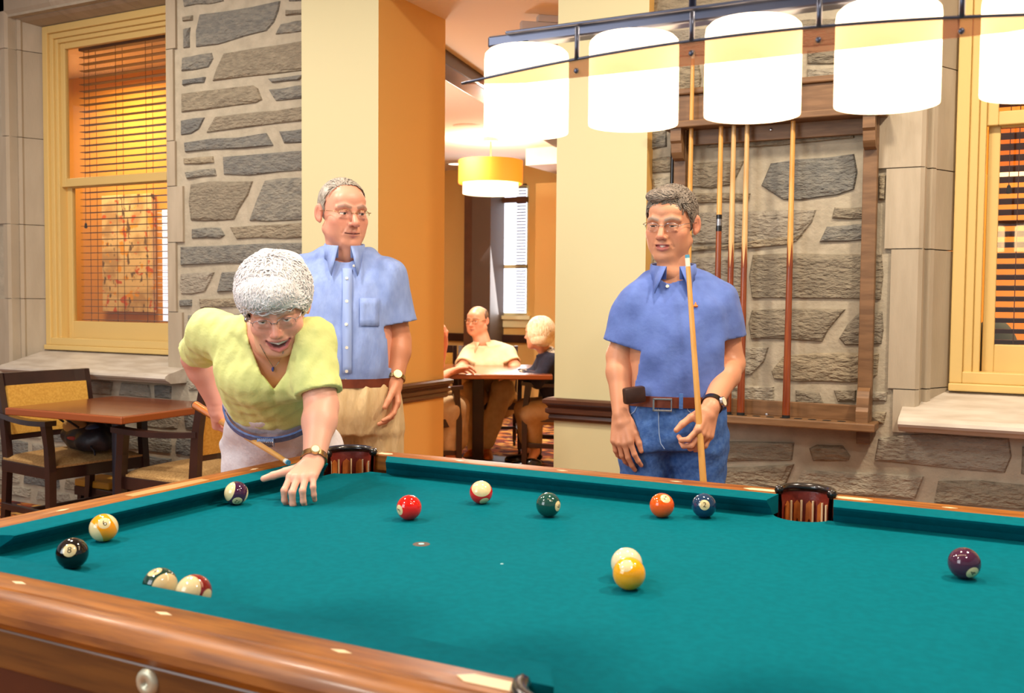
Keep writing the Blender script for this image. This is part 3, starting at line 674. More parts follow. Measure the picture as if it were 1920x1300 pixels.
# pockets: leather shield, black iron rim, fringe
def pocket(key, ang, span, corner=False):
    cx, cy, r = PK[key]; R = .058 if not corner else .068; cy2 = cy+(.03 if key == 'side_far' else -.03 if key == 'side_near' else 0)
    c = (cx, cy2); n = 18; A = [ang-span/2+span*i/n for i in range(n+1)]
    V = []; m = MB()
    for t, ro in ((.052, 0.0), (.052, .008), (-.09, .004), (-.09, -.004), (.02, -.004)):
        V += [(c[0]+(R+ro)*math.cos(a), c[1]+(R+ro)*math.sin(a), BZ+t) for a in A]
    k = n+1; m.add(V, [(q*k+i, q*k+i+1, ((q+1) % 5)*k+i+1, ((q+1) % 5)*k+i) for q in range(5) for i in range(n)])
    p = tp(m.build('pocket', 'leather', None, smooth=True, auto=.6))
    rim = MB().tube([(c[0]+(R+.004)*math.cos(a), c[1]+(R+.004)*math.sin(a), BZ+.052) for a in A], .011, 8).build('pocket_rim', 'leather_black', None, smooth=True); rim.parent = p; rim.matrix_parent_inverse = TI @ Matrix.Identity(4); rim.matrix_parent_inverse = Matrix.Identity(4)
    for i in range(2, n-1, 3):
        a0, a1 = A[i], A[i+2]; am = (a0+a1)/2; f = lambda a, h, q=.006: (c[0]+(R-q)*math.cos(a), c[1]+(R-q)*math.sin(a), BZ+h)
        V = [f(a0, -.045), f(a0+.03, .012), f(am, .022), f(a1-.03, .012), f(a1, -.045), f(am, -.022)]
        V2 = [f(a0, -.045, .009), f(a0+.03, .012, .009), f(am, .022, .009), f(a1-.03, .012, .009), f(a1, -.045, .009), f(am, -.022, .009)]
        fr = MB().add(V+V2, [(0, 1, 2, 5), (2, 3, 4, 5), (6, 11, 8, 7), (8, 11, 10, 9)]+[(i_, (i_+1) % 6, 6+(i_+1) % 6, 6+i_) for i_ in range(6)]).build('fringe', 'leather_tan'); fr.parent = p
        st = MB().tube([f(a0, -.03, .011), f(a0, .022, .011)], .0026, 6).build('fringe_cord', 'inlay'); st.parent = p
    return p
pocket('side_far', math.pi/2, 3.5); pocket('side_near', -math.pi/2, 2.9)
for k, a in (('cfl', 2.356), ('cfr', .785), ('cnl', -2.356), ('cnr', -.785)): pocket(k, a, 4.1, True)
# apron, frame, legs
def ring_box(m, o0, o1, z0, z1, bev=.004):
    x0, x1, y0, y1 = NX0-o1, NX1+o1, NY0-o1, NY1+o1; t = o1-o0
    m.box((x0, y0, z0), (x1, y0+t, z1), bev).box((x0, y1-t, z0), (x1, y1, z1), bev).box((x0, y0+t, z0), (x0+t, y1-t, z1), bev).box((x1-t, y0+t, z0), (x1, y1-t, z1), bev); return m
tp(ring_box(MB(), .152, .172, BZ-.062, BZ+.0).build('apron', 'apron_wood'))
tp(ring_box(MB(), .11, .172-.018, BZ-.125, BZ-.062, .008).build('lower_moulding', 'apron_dark'))
body = tp(ring_box(MB(), .04, .118, BZ-.36, BZ-.125).build('cabinet', 'burl'))
for sx in (-1, 1):
    for sy in (-1, 1):
        cx = (NX0+NX1)/2+sx*1.05; cy = (NY0+NY1)/2+sy*.52
        tp(MB().lathe([(.001, 0), (.075, 0), (.08, .03), (.07, .07), (.055, .1), (.075, .2), (.09, .32), (.085, .40), (.10, .44), (.10, .50), (.001, .5)], (cx, cy, 0), 20).build('leg', 'apron_dark', None, smooth=True, auto=.7))
tp(MB().box((NX0-.04, NY0-.04, BZ-.09), (NX1+.04, NY1+.04, BZ-.03)).build('slate', 'spot'))
ap = table.children
for x in (-1.42, -1.055, -.62, -.25, .2, .6):
    for yy, sg in ((NY0-.172, -1), (NY1+.172, 1)):
        k = MB().lathe([(.0005, .002), (.004, .002), (.006, .007), (.014, .006), (.0185, .004), (.020, 0)], (0, 0, 0), 18).build('bolt_cover', 'pewter', None, smooth=True)
        k.location = (x, yy, BZ-.024); k.rotation_euler = (sg*-math.pi/2 if sg > 0 else math.pi/2, 0, 0); tp(k)
sp = MB().lathe([(.001, .0008), (.017, .0008), (.018, 0)], (*atZ(790, 1021, BZ)[:2], BZ), 20).build('foot_spot', 'spot'); tp(sp)
M('chalk_dot', (150, 200, 205), rough=.8)
sp2 = MB().lathe([(.0005, .001), (.006, .001), (.0065, 0)], (*atZ(790, 1021, BZ)[:2], BZ+.0004), 12).build('spot_centre', 'chalk_dot'); tp(sp2)
tp(MB().lathe([(.0005, .0008), (.003, .0008), (.0034, 0)], (*atZ(941, 1058, BZ)[:2], BZ), 8).build('chalk_mark', 'chalk_dot'))
# ================================================================== balls
BR = .028575
def ball_mat(name, col, stripe=False, number=True):
    m = bpy.data.materials.new(name); m.use_nodes = True; nt = m.node_tree; N = nt.nodes; Lk = nt.links.new
    b = N['Principled BSDF']; b.inputs['Roughness'].default_value = .08; b.inputs['Coat Weight'].default_value = .5; b.inputs['Coat Roughness'].default_value = .03
    tc = N.new('ShaderNodeTexCoord'); nm = N.new('ShaderNodeVectorMath'); nm.operation = 'NORMALIZE'; Lk(tc.outputs['Object'], nm.inputs[0])
    sp = N.new('ShaderNodeSeparateXYZ'); Lk(nm.outputs[0], sp.inputs[0])
    iv = (*lin((236, 214, 160)), 1)
    def mix(fac, A, B):
        x = N.new('ShaderNodeMix'); x.data_type = 'RGBA'; Lk(fac, x.inputs['Factor'])
        for s_, v in (('A', A), ('B', B)):
            if isinstance(v, tuple): x.inputs[s_].default_value = v
            else: Lk(v, x.inputs[s_])
        return x.outputs['Result']
    c = (*lin(col), 1); cur = c
    if stripe:
        a = N.new('ShaderNodeMath'); a.operation = 'ABSOLUTE'; Lk(sp.outputs[0], a.inputs[0])
        l = N.new('ShaderNodeMath'); l.operation = 'LESS_THAN'; l.inputs[1].default_value = .56; Lk(a.outputs[0], l.inputs[0]); cur = mix(l.outputs[0], iv, c)
    if number:
        a = N.new('ShaderNodeMath'); a.operation = 'ABSOLUTE'; Lk(sp.outputs[2], a.inputs[0])
        g = N.new('ShaderNodeMath'); g.operation = 'GREATER_THAN'; g.inputs[1].default_value = .91; Lk(a.outputs[0], g.inputs[0]); cur = mix(g.outputs[0], cur, iv)
    if isinstance(cur, tuple): b.inputs['Base Color'].default_value = cur
    else: Lk(cur, b.inputs['Base Color'])
    MATS[name] = m
ink = M('ink', (24, 18, 14), rough=.3)
ballmesh = MB().sphere((0, 0, 0), BR, 40, 24)
def digit_mesh(txt, size):
    cu = bpy.data.curves.new('t', 'FONT'); cu.body = txt; cu.size = size; cu.align_x = 'CENTER'; cu.align_y = 'CENTER'; cu.resolution_u = 3
    o = bpy.data.objects.new('t', cu); COL.objects.link(o); bpy.context.view_layer.update()
    me = bpy.data.meshes.new_from_object(o.evaluated_get(bpy.context.evaluated_depsgraph_get())); bpy.data.objects.remove(o)
    bm = bmesh.new(); bm.from_mesh(me); bmesh.ops.triangulate(bm, faces=bm.faces[:]); bmesh.ops.subdivide_edges(bm, edges=bm.edges[:], cuts=1, use_grid_fill=False)
    for v in bm.verts:
        x, y = v.co.x, v.co.y; z = math.sqrt(max(BR*BR-x*x-y*y, 0))+.00015; v.co = (x, y, z)
    bm.to_mesh(me); bm.free(); return me
def ball(num, px, py, col, stripe, nd, ad, label):
    """nd: where the number circle faces in the view; ad: where the pale cap of a stripe faces"""
    nm = 'ball_%d' % num; ball_mat(nm, col, stripe, num > 0)
    P = atZ(px, py, BZ+BR)
    vd = n3(P-CC); rr = n3(np.cross(vd, [0, 0, 1])); uu = np.cross(rr, vd)
    def dirv(q): w = math.sqrt(max(0, 1-q[0]**2-q[1]**2)); return rr*q[0]+uu*q[1]-vd*w*(q[2] if len(q) > 2 else 1)
    Zv = n3(dirv(nd)); Xv = dirv(ad); Xv = n3(Xv-Zv*(Xv@Zv)); Yv = np.cross(Zv, Xv)
    o = ballmesh.build('pool_ball', nm, None, smooth=True); o.matrix_world = Matrix(((*[v[0] for v in (Xv, Yv, Zv)], P[0]), (*[v[1] for v in (Xv, Yv, Zv)], P[1]), (*[v[2] for v in (Xv, Yv, Zv)], P[2]), (0, 0, 0, 1)))
    tag(o, label, 'pool ball', 'balls on the billiard table')
    if num:
        objm('number', digit_mesh(str(num), .0165 if num < 10 else .013), 'ink', o)
    return o
ball(12, 443, 925, (64, 24, 62), True, (.09, -.72), (-.85, .2), 'purple striped ball against the left cushion')
ball(9, 194.5, 990, (250, 160, 16), True, (.04, .35), (-.8, -.35), 'yellow striped ball behind the black ball')
ball(8, 135.5, 1038, (14, 12, 12), False, (-.17, .21), (.9, 0), 'black eight ball in the near left corner')
ball(14, 300, 1098, (14, 62, 50), True, (-.3, .85), (.45, -.25), 'green striped ball at the near rail touching the maroon striped ball')
ball(15, 363.5, 1111, (142, 24, 26), True, (-.75, .3, -1), (.28, -.12), 'maroon striped ball at the near rail')
ball(3, 767, 952, (226, 22, 14), False, (-.82, -.2), (0, .9), 'solid red ball left of centre')
ball(11, 902, 923.5, (214, 24, 20), True, (-.3, .8, -1), (.24, -.2), 'red striped ball with pale cap showing, near the far rail')
ball(6, 1028, 947, (16, 70, 62), False, (.85, -.1), (0, .9), 'dark green ball near the far rail')
ball(5, 1241, 948, (242, 92, 10), False, (.3, .6), (.9, 0), 'orange ball near the far rail')
ball(2, 1320, 948.5, (24, 58, 92), False, (.05, .05), (.9, 0), 'dark blue ball beside the orange ball')
ball(0, 1175, 1057, (238, 220, 178), False, (0, .9), (.9, 0), 'cream cue ball partly hidden behind the yellow ball')
ball(1, 1179.5, 1076, (250, 172, 16), False, (.2, -.5, -1), (.9, 0), 'solid yellow ball in front of the cue ball')
ball(4, 1808, 1056.5, (70, 30, 58), False, (.53, -.58), (.6, .6), 'dark purple ball alone on the right')
# ================================================================== hanging lamp over the table
M('shade_glow', (255, 240, 215), rough=.6, emis=(255, 218, 172), estr=5.0)
M('lamp_metal', (92, 96, 112), rough=.35, metal=.9)
def band_mat():
    m = bpy.data.materials.new('lamp_band'); m.use_nodes = True; nt = m.node_tree; nt.nodes.clear(); N = nt.nodes
    o = N.new('ShaderNodeOutputMaterial'); a = N.new('ShaderNodeMixShader'); t = N.new('ShaderNodeBsdfTransparent'); d = N.new('ShaderNodeBsdfDiffuse'); a.inputs[0].default_value = .5
    t.inputs[0].default_value = (*lin((255, 244, 228)), 1); d.inputs[0].default_value = (*lin((176, 122, 92)), 1)
    nt.links.new(t.outputs[0], a.inputs[1]); nt.links.new(d.outputs[0], a.inputs[2]); nt.links.new(a.outputs[0], o.inputs[0]); MATS['lamp_band'] = m
band_mat()
LY = 1.72; LX = [-.868, -.649, -.431, -.212, .006]; LZ = 1.607
lamp = tag(empty('billiard_lamp', (LX[2], LY, LZ)), 'hanging billiard lamp with five glowing white drum shades', 'lamp')
LI = Matrix.Translation((-LX[2], -LY, -LZ))
def lp(o): o.parent = lamp; o.matrix_parent_inverse = LI; return o
for i, x in enumerate(LX):
    o = MB().lathe([(.0795, .003), (.081, 0), (.0815, .004), (.0815, .140), (.080, .150), (.074, .156), (.020, .156), (.020, .152), (.074, .152), (.0775, .148), (.0785, .140), (.0785, .004)], (x, LY, LZ), 40, closed=True).build('lamp_shade', 'shade_glow', None, smooth=True, auto=.8); lp(o)
    d = MB().lathe([(.0005, 0), (.0785, 0), (.0785, .003), (.0005, .003)], (x, LY, LZ+.003), 32, closed=True).build('diffuser', 'shade_glow', None); d.parent = o
    st = MB().tube([(x, LY, LZ+.154), (x, LY, LZ+.172)], .022, 14).build('shade_collar', 'lamp_metal', None, smooth=True, auto=.6); st.parent = o
lp(MB().box((-.945, LY-.018, LZ+.168), (.085, LY+.018, LZ+.19), .004).build('channel', 'lamp_metal'))
lp(MB().box((-.90, LY-.03, LZ+.186), (.04, LY+.03, LZ+.192), .002).build('channel_cap', 'lamp_metal'))
yb = LY-.095
def bandz(x): u = (x+.43)/.524; return LZ+.114-.030*u*u
xs = np.linspace(-.956, .096, 41)
m = MB(); V = []
for x in xs:
    z = bandz(x); zb = min(z-.001, LZ+.084-.010*min(1, (1-abs((x+.43)/.526))*4))
    V += [(x, yb, z), (x, yb+.002, z), (x, yb+.002, zb), (x, yb, zb)]
n = len(xs); m.add(V, [(i*4+j, i*4+(j+1) % 4, (i+1)*4+(j+1) % 4, (i+1)*4+j) for i in range(n-1) for j in range(4)]+[(0, 1, 2, 3), (4*n-4, 4*n-3, 4*n-2, 4*n-1)])
lp(m.build('curved_band', 'lamp_band'))
lp(MB().tube([(x, yb-.001, bandz(x)+.001) for x in xs], .0026, 6).build('band_rod', 'lamp_metal', None, smooth=True))
for x in (-.762, -.540, -.321, -.103):
    zz = bandz(x*.945)
    k = lp(MB().tube([(x, LY, LZ+.172), (x*.945, yb, LZ+.160), (x*.945, yb-.001, zz)], .0045, 8).build('band_bracket', 'lamp_metal', None, smooth=True))
    q = MB().sphere((x*.945, yb-.003, zz-.020), (.005, .003, .005), 10, 6).build('bolt', 'lamp_metal', None, smooth=True); q.parent = k
for x in (-.54, -.09): lp(MB().tube([(x, LY, LZ+.19), (x, LY, 3.3)], .007, 8).build('stem', 'lamp_metal', None, smooth=True))
lp(MB().box((-.66, LY-.05, 3.27), (.03, LY+.05, 3.3), .006).build('canopy', 'lamp_metal'))
# ================================================================== cues
M('maple', (232, 176, 96), (214, 152, 70), 6, .3, coat=.5, stretch=(8, 8, 1))
M('maple_pale', (226, 186, 126), (206, 160, 100), 6, .35, coat=.4, stretch=(8, 8, 1))
M('cue_butt', (150, 74, 30), (118, 50, 20), 6, .25, coat=.6, stretch=(8, 8, 1))
M('cue_butt_orange', (206, 120, 40), (184, 96, 28), 6, .25, coat=.6, stretch=(8, 8, 1))
M('ferrule', (240, 232, 214), rough=.4); M('chalk_blue', (86, 158, 190), rough=.9); M('black_gloss', (18, 16, 16), rough=.2, coat=.3)
M('rubber', (20, 18, 18), rough=.8); M('steel', (190, 190, 195), rough=.25, metal=1.)
def cue(tip, butt, label, style='plain', r0=.0075, r1=.0155, buttmat='cue_butt', shaft='maple', group=None):
    tip = np.asarray(tip, float); butt = np.asarray(butt, float); L = np.linalg.norm(tip-butt)
    root = empty('cue_stick', tuple(butt)); z = n3(tip-butt)
    root.rotation_euler = Vector(z).to_track_quat('Z', 'Y').to_euler()
    R = lambda t: r1+(r0-r1)*min(1, max(0, t))**.9
    def seg(nm, a, b, mat, extra=0., par=root):
        return MB().lathe([(.0005, a*L)]+[(R(a+(b-a)*i/6)+extra, (a+(b-a)*i/6)*L) for i in range(7)]+[(.0005, b*L)], (0, 0, 0), 16).build(nm, mat, par, smooth=True, auto=.8)
    seg('bumper', 0, .008, 'rubber')
    if style == 'splice':
        seg('butt', .008, .40, buttmat); seg('shaft', .47, .975, shaft)
        # long pointed splices where butt and shaft meet
        V = []; n = 32
        for t, cnt in ((.40, 0), (.47, 1)): V += [(R(t)*math.cos(2*math.pi*j/n), R(t)*math.sin(2*math.pi*j/n), t*L) for j in range(n)]
        MB().add(V, [(j, (j+1) % n, n+(j+1) % n, n+j) for j in range(n)]).build('splice_core', shaft, root, smooth=True)
        for q in range(4):
            j0 = q*8; pts = []
            p = lambda a, t: ((R(t)+.0004)*math.cos(a), (R(t)+.0004)*math.sin(a), t*L)
            a0, a1 = 2*math.pi*j0/n, 2*math.pi*(j0+8)/n; am = (a0+a1)/2
            V = [p(a0+(a1-a0)*i/6, .40) for i in range(7)]+[p(a0+(a1-a0)*.5+(a1-a0)*(i/6-.5)*.5, .435) for i in range(7)]+[p(am, .47)]
            Fc = [(i, i+1, 8+i, 7+i) for i in range(6)]+[(7+i, 8+i, 14) for i in range(6)]
            MB().add(V, Fc).build('splice_point', buttmat, root, smooth=True, fixn=False)
    elif style == 'joint':
        seg('butt', .008, .50, buttmat); seg('joint_ring', .50, .515, 'black_gloss', .0008); seg('joint_collar', .515, .533, 'steel', .0006); seg('joint_ring', .533, .545, 'black_gloss', .0008); seg('shaft', .545, .975, shaft)
    elif style == 'black': seg('shaft', .008, .975, 'black_gloss')
    else: seg('butt', .008, .32, buttmat); seg('shaft', .32, .975, shaft)
    seg('ferrule', .975, .993, 'ferrule', .0002); seg('tip', .993, 1.0, 'chalk_blue', -.0002)
    return tag(root, label, 'cue stick', group)
YC = 3.905
def rack_cue(px_, py_, label, L=1.47, **k):
    x = atY(px_, py_, YC)[0]; return cue((x, YC+.02, .832+L), (x, YC, .832), label, group='cues standing in the wall rack', **k)
rack_cue(1293, 300, 'pale cue in the rack just behind the head of the man in blue', style='plain', shaft='maple', buttmat='cue_butt_orange')
rack_cue(1348, 350, 'rack cue with a black and silver joint ring', style='joint')
rack_cue(1372, 350, 'rack cue with pale shaft, between the jointed cue and its right neighbour', style='splice', shaft='maple_pale')
rack_cue(1397, 350, 'rack cue left of the wide gap, second from the right', style='splice', shaft='maple_pale')
rack_cue(1483, 350, 'rightmost rack cue with orange pointed splice', style='splice')
cue((atY(1257, 300, 3.94)[0], 3.975, 2.12), (atY(1257, 300, 3.94)[0], 3.95, .62), 'slim black cue hung left of the wooden rack post', style='black', r0=.009, r1=.0125)
# ================================================================== cue rack
M('oak', (130, 96, 64), (106, 76, 48), 7, .5, bump=.08, bscale=60, stretch=(1, 1, 7), pos=True)
M('oak_h', (138, 102, 68), (112, 80, 50), 7, .5, bump=.08, bscale=60, stretch=(1, 7, 7), pos=True)
rk = tag(empty('cue_rack', (-.92, 3.98, .75)), 'oak wall rack holding cues on the stone wall', 'cue rack'); RI = Matrix.Translation((.92, -3.98, -.75))
def rp(o): o.parent = rk; o.matrix_parent_inverse = RI; return o
xl, xr = atY(1272, 500, 3.95)[0], atY(1627, 500, 3.95)[0]
for x in (xl, xr):
    rp(MB().box((x-.026, 3.945, .745), (x+.026, 3.985, 2.0), .003).build('post', 'oak'))
    pr = [(3.985, 1.985), (3.885, 1.985), (3.885, 1.935), (3.895, 1.925), (3.90, 1.89), (3.915, 1.868), (3.945, 1.86), (3.985, 1.86)]
    rp(MB().prism(pr, x-.022, x+.022, 'x').build('corbel', 'oak_h'))
    pr = [(3.985, .832), (3.89, .832), (3.89, .875), (3.90, .89), (3.905, .925), (3.918, .95), (3.945, .962), (3.985, .962)]
    rp(MB().prism(pr, x-.022, x+.022, 'x').build('corbel', 'oak_h'))
rp(MB().box((xl-.06, 3.872, 1.985), (xr+.055, 3.99, 2.012), .004).build('top_shelf', 'oak_h'))
rp(MB().box((xl-.03, 3.955, 2.012), (xr+.02, 3.985, 2.13), .003).build('crest_board', 'oak_h'))
rp(MB().box((xl-.03, 3.94, 2.13), (xr+.02, 3.988, 2.155), .006).build('crest_cap', 'oak_h'))
rp(MB().box((xl+.026, 3.96, 1.925), (xr-.026, 3.985, 1.985), .002).build('back_rail', 'oak_h'))
rp(MB().box((xl+.026, 3.96, .832), (xr-.026, 3.985, .89), .002).build('back_rail', 'oak_h'))
bs = rp(MB().box((xl-.06, 3.872, .80), (xr+.05, 3.99, .832), .005).build('bottom_shelf', 'oak_h'))
for i in range(12):
    x = xl+.075+i*(xr-xl-.15)/11
    h = MB().lathe([(.0005, .0008), (.016, .0008), (.0165, 0)], (x, YC, .832), 16).build('cue_hole', 'dark_hole'); h.parent = bs
for px_, py_ in ((1445, 243), (1437, 778)):
    p = atY(px_, py_, 3.955); q = MB().sphere((p[0], 3.958, p[2]), (.007, .003, .007), 12, 6).build('screw', 'steel', None, smooth=True); rp(q)
# ================================================================== chairs and tables
M('upholstery_gold', (214, 164, 70), (196, 144, 54), 90, .85, bump=.1, bscale=200)
M('upholstery_tan', (190, 152, 96), (160, 122, 70), 110, .85, bump=.15, bscale=220)
M('table_top', (140, 74, 38), (122, 60, 30), 3, .22, coat=.5, stretch=(1, 6, 6))
M('table_edge', (150, 78, 36), rough=.35, coat=.3)
M('table_metal', (52, 54, 66), rough=.4, metal=.4)
def armchair(loc, rz, label, group, casters=False, back='upholstery_gold', lod=False):
    root = tag(empty('armchair', loc, rz), label, 'chair', group)
    z0 = .05 if casters else 0
    for s in (-1, 1):
        P = [(s*.235, -.275, z0), (s*.235, -.245, .22), (s*.235, -.225, .45), (s*.24, -.245, .66), (s*.245, -.295, .88)]
        W_ = [.019, .022, .025, .022, .018]; m = MB(); V = []
        for (x, y, z), w in zip(P, W_): V += [(x-.016, y-w, z), (x+.016, y-w, z), (x+.016, y+w, z), (x-.016, y+w, z)]
        n = len(P); m.add(V, [(i*4+j, i*4+(j+1) % 4, (i+1)*4+(j+1) % 4, (i+1)*4+j) for i in range(n-1) for j in range(4)]+[(0, 1, 2, 3), tuple(range(4*n-4, 4*n))])
        m.build('rear_leg', 'wood_espresso', root)
        m = MB(); V = []
        for (x, y, z), w in zip([(s*.265, .225, z0), (s*.262, .222, .42), (s*.262, .212, .54), (s*.268, .195, .655)], (.017, .022, .020, .024)): V += [(x-.018, y-w, z), (x+.018, y-w, z), (x+.018, y+w, z), (x-.018, y+w, z)]
        m.add(V, [(i*4+j, i*4+(j+1) % 4, (i+1)*4+(j+1) % 4, (i+1)*4+j) for i in range(3) for j in range(4)]+[(0, 1, 2, 3), (12, 13, 14, 15)]).build('front_leg', 'wood_espresso', root)
        m = MB(); V = []
        for i in range(7):
            t = i/6; x = s*(.243+.028*math.sin(t*1.6)); y = -.255+t*.50; z = .665-.012*math.sin(t*math.pi)-.004*t; w = .018+.012*t
            V += [(x-w, y, z-.014), (x+w, y, z-.014), (x+w, y, z+.012), (x-w, y, z+.012)]
        m.add(V, [(i*4+j, i*4+(j+1) % 4, (i+1)*4+(j+1) % 4, (i+1)*4+j) for i in range(6) for j in range(4)]+[(0, 1, 2, 3), (24, 25, 26, 27)]).build('armrest', 'wood_espresso', root)
        MB().box((s*.25-.012, -.24, .375), (s*.25+.012, .22, .435), .003).build('seat_rail', 'wood_espresso', root)
        MB().box((s*.25-.010, -.25, .175), (s*.25+.010, .22, .21), .003).build('stretcher', 'wood_espresso', root)
    MB().box((-.25, .205, .375), (.25, .235, .435), .003).build('seat_rail', 'wood_espresso', root)
    MB().box((-.235, -.245, .375), (.235, -.215, .435), .003).build('seat_rail', 'wood_espresso', root)
    MB().box((-.25, -.035, .18), (.25, -.015, .205), .003).build('stretcher', 'wood_espresso', root)
    nx, ny = 12, 10; V = []
    for j in range(ny+1):
        for i in range(nx+1):
            u, v = i/nx*2-1, j/ny*2-1; e = max(0, 1-max(abs(u)**6, abs(v)**6)); V.append((u*.255, v*.235, .435+.030+.028*(1-u*u)*(1-v*v)*.7+.022*e-.02))
    b = len(V)
    for j in range(ny+1):
        for i in range(nx+1): V.append(((i/nx*2-1)*.255, (j/ny*2-1)*.235, .435))
    w = nx+1; Fc = [(j*w+i, j*w+i+1, (j+1)*w+i+1, (j+1)*w+i) for j in range(ny) for i in range(nx)]
    ring = [i for i in range(w)]+[j*w+nx for j in range(1, ny+1)]+[ny*w+i for i in range(nx-1, -1, -1)]+[j*w for j in range(ny-1, 0, -1)]
    Fc += [(ring[k], b+ring[k], b+ring[(k+1) % len(ring)], ring[(k+1) % len(ring)]) for k in range(len(ring))]
    MB().add(V, Fc).build('seat_cushion', 'upholstery_tan', root, smooth=True, auto=.7)
    def slab(z0_, z1_, th, bow, mat, nm, x=.225):
        m = MB(); V = []; n = 8
        for zz in (z0_, z1_):
            yb = -.295+(.88-zz)*.20 if zz > .5 else -.225
            for i in range(n+1):
                u = i/n*2-1; yy = yb+.012-bow*(1-u*u)
                V += [(u*x, yy-th/2, zz), (u*x, yy+th/2, zz)]
        k = 2*(n+1)
        Fc = []
        for i in range(n):
            a = 2*i; Fc += [(a, a+2, k+a+2, k+a), (a+1, k+a+1, k+a+3, a+3), (a, a+1, a+3, a+2), (k+a, k+a+2, k+a+3, k+a+1)]
        Fc += [(0, k, k+1, 1), (k-2, k-1, 2*k-1, 2*k-2)]
        return m.add(V, Fc).build(nm, mat, root)
    slab(.815, .88, .032, .02, 'wood_espresso', 'top_rail'); slab(.565, .815, .048, .015, back, 'back_pad', .222); slab(.535, .565, .028, .012, 'wood_espresso', 'lower_back_rail')
    if casters:
        for x, y in ((-.265, .225), (.265, .225), (-.235, -.275), (.235, -.275)):
            MB().lathe([(.0005, -.012), (.022, -.012), (.026, -.006), (.026, .006), (.022, .012), (.0005, .012)], (0, 0, 0), 14).build('caster', 'black_gloss', root, smooth=True, auto=.7).matrix_local = Matrix.Translation((x, y, .026)) @ Matrix.Rotation(math.pi/2, 4, 'Y')
    return root
def ped_table(loc, rz, wx, wy, h, label, legr=.032, square=False, basew=.3):
    root = tag(empty('dining_table', loc, rz), label, 'table')
    t = MB().box((-wx/2+.006, -wy/2+.006, h-.034), (wx/2-.006, wy/2-.006, h), .004).build('table_top', 'table_top', root)
    m = MB().box((-wx/2, -wy/2, h-.036), (wx/2, -wy/2+.012, h-.002), .005).box((-wx/2, wy/2-.012, h-.036), (wx/2, wy/2, h-.002), .005)
    m.box((-wx/2, -wy/2+.012, h-.036), (-wx/2+.012, wy/2-.012, h-.002), .005).box((wx/2-.012, -wy/2+.012, h-.036), (wx/2, wy/2-.012, h-.002), .005)
    m.build('edge_band', 'table_edge', root)
    if square: MB().box((-legr, -legr, .03), (legr, legr, h-.036), .006).build('pedestal', 'wood_espresso', root)
    else: MB().tube([(0, 0, .03), (0, 0, h-.036)], legr, 20).build('pedestal', 'table_metal', root, smooth=True, auto=.7)
    MB().box((-.2, -.2, h-.045), (.2, .2, h-.034), .002).build('top_plate', 'table_metal', root)
    if square: MB().lathe([(.0005, 0), (basew, 0), (basew, .012), (basew*.3, .035), (.0005, .035)], (0, 0, 0), 28).build('base', 'table_metal', root, smooth=True, auto=.7)
    else:
        for a in range(4):
            Mx = Matrix.Rotation(a*math.pi/2, 4, 'Z'); MB().box((.0, -.03, .01), (basew, .03, .035), .006, Mx).build('base_foot', 'table_metal', root)
    return root
ped_table((-4.02, 3.46, 0), 0.03, .78, .68, .74, 'small brown square table by the stone wall under the left window')
armchair((-4.42, 3.52, 0), -1.70, 'dark armchair with gold back pad and a bag on its seat', 'armchairs at the small table')
armchair((-3.55, 3.52, 0), math.pi/2, 'dark armchair with tan seat tucked under the right side of the small table', 'armchairs at the small table')
# bag on the left chair
M('bag_black', (26, 24, 30), rough=.5, bump=.2, bscale=60); M('bag_red', (150, 30, 34), rough=.5); M('bag_tan', (176, 140, 84), rough=.6); M('bag_blue', (60, 74, 104), rough=.5)
bc = np.array((-4.36, 3.57, .49)); 
ops = [('u', ell(bc+(0, 0, .06), (.17, .12, .10)), .0), ('u', ell(bc+(.10, -.05, .05), (.12, .10, .07)), .03), ('n', wob(.008, 40, 5), 0), ('i', half(bc+(0, 0, .0), (0, 0, -1)), .0)]
v, f = sdf_mesh(ops, .009); bag = tag(fast_obj('handbag', v, f, 'bag_black'), 'black bag with red and tan panels lying on the left armchair', 'bag')
v, f = sdf_mesh([('u', ell(bc+(-.02, -.075, .115), (.09, .035, .045)), 0)], .006); fast_obj('side_panel', v, f, 'bag_tan', bag)
v, f = sdf_mesh([('u', ell(bc+(.03, -.10, .06), (.08, .03, .014)), 0)], .006); fast_obj('piping', v, f, 'bag_red', bag)
v, f = sdf_mesh([('u', ell(bc+(.10, -.06, .105), (.05, .04, .03)), 0)], .006); fast_obj('pouch', v, f, 'bag_blue', bag)
MB().tube([bc+(-.13, -.02, .10), bc+(-.16, -.08, .16), bc+(-.05, -.13, .17), bc+(.06, -.12, .12)], .006, 8).build('strap', 'bag_black', bag, smooth=True)
MB().tube([bc+(.12, -.12, .05), bc+(.20, -.14, .012), bc+(.24, -.17, .0)], .005, 8).build('strap', 'bag_black', bag, smooth=True)
M('box_yellow', (206, 150, 40), rough=.6)
st = tag(empty('footstool', (-4.62, 3.885, 0)), 'low dark stool with a yellow top on the floor against the stone wall', 'stool')
MB().box((-.14, -.10, .21), (.14, .085, .25), .008).build('seat', 'box_yellow', st)
for sx in (-1, 1):
    for sy in (-1, 1): MB().box((sx*.12-.016, sy*.07-.016, 0), (sx*.12+.016, sy*.07+.016, .21), .003).build('leg', 'wood_espresso', st)
MB().box((-.14, -.10, .16), (.14, -.08, .21)).build('rail', 'wood_espresso', st)
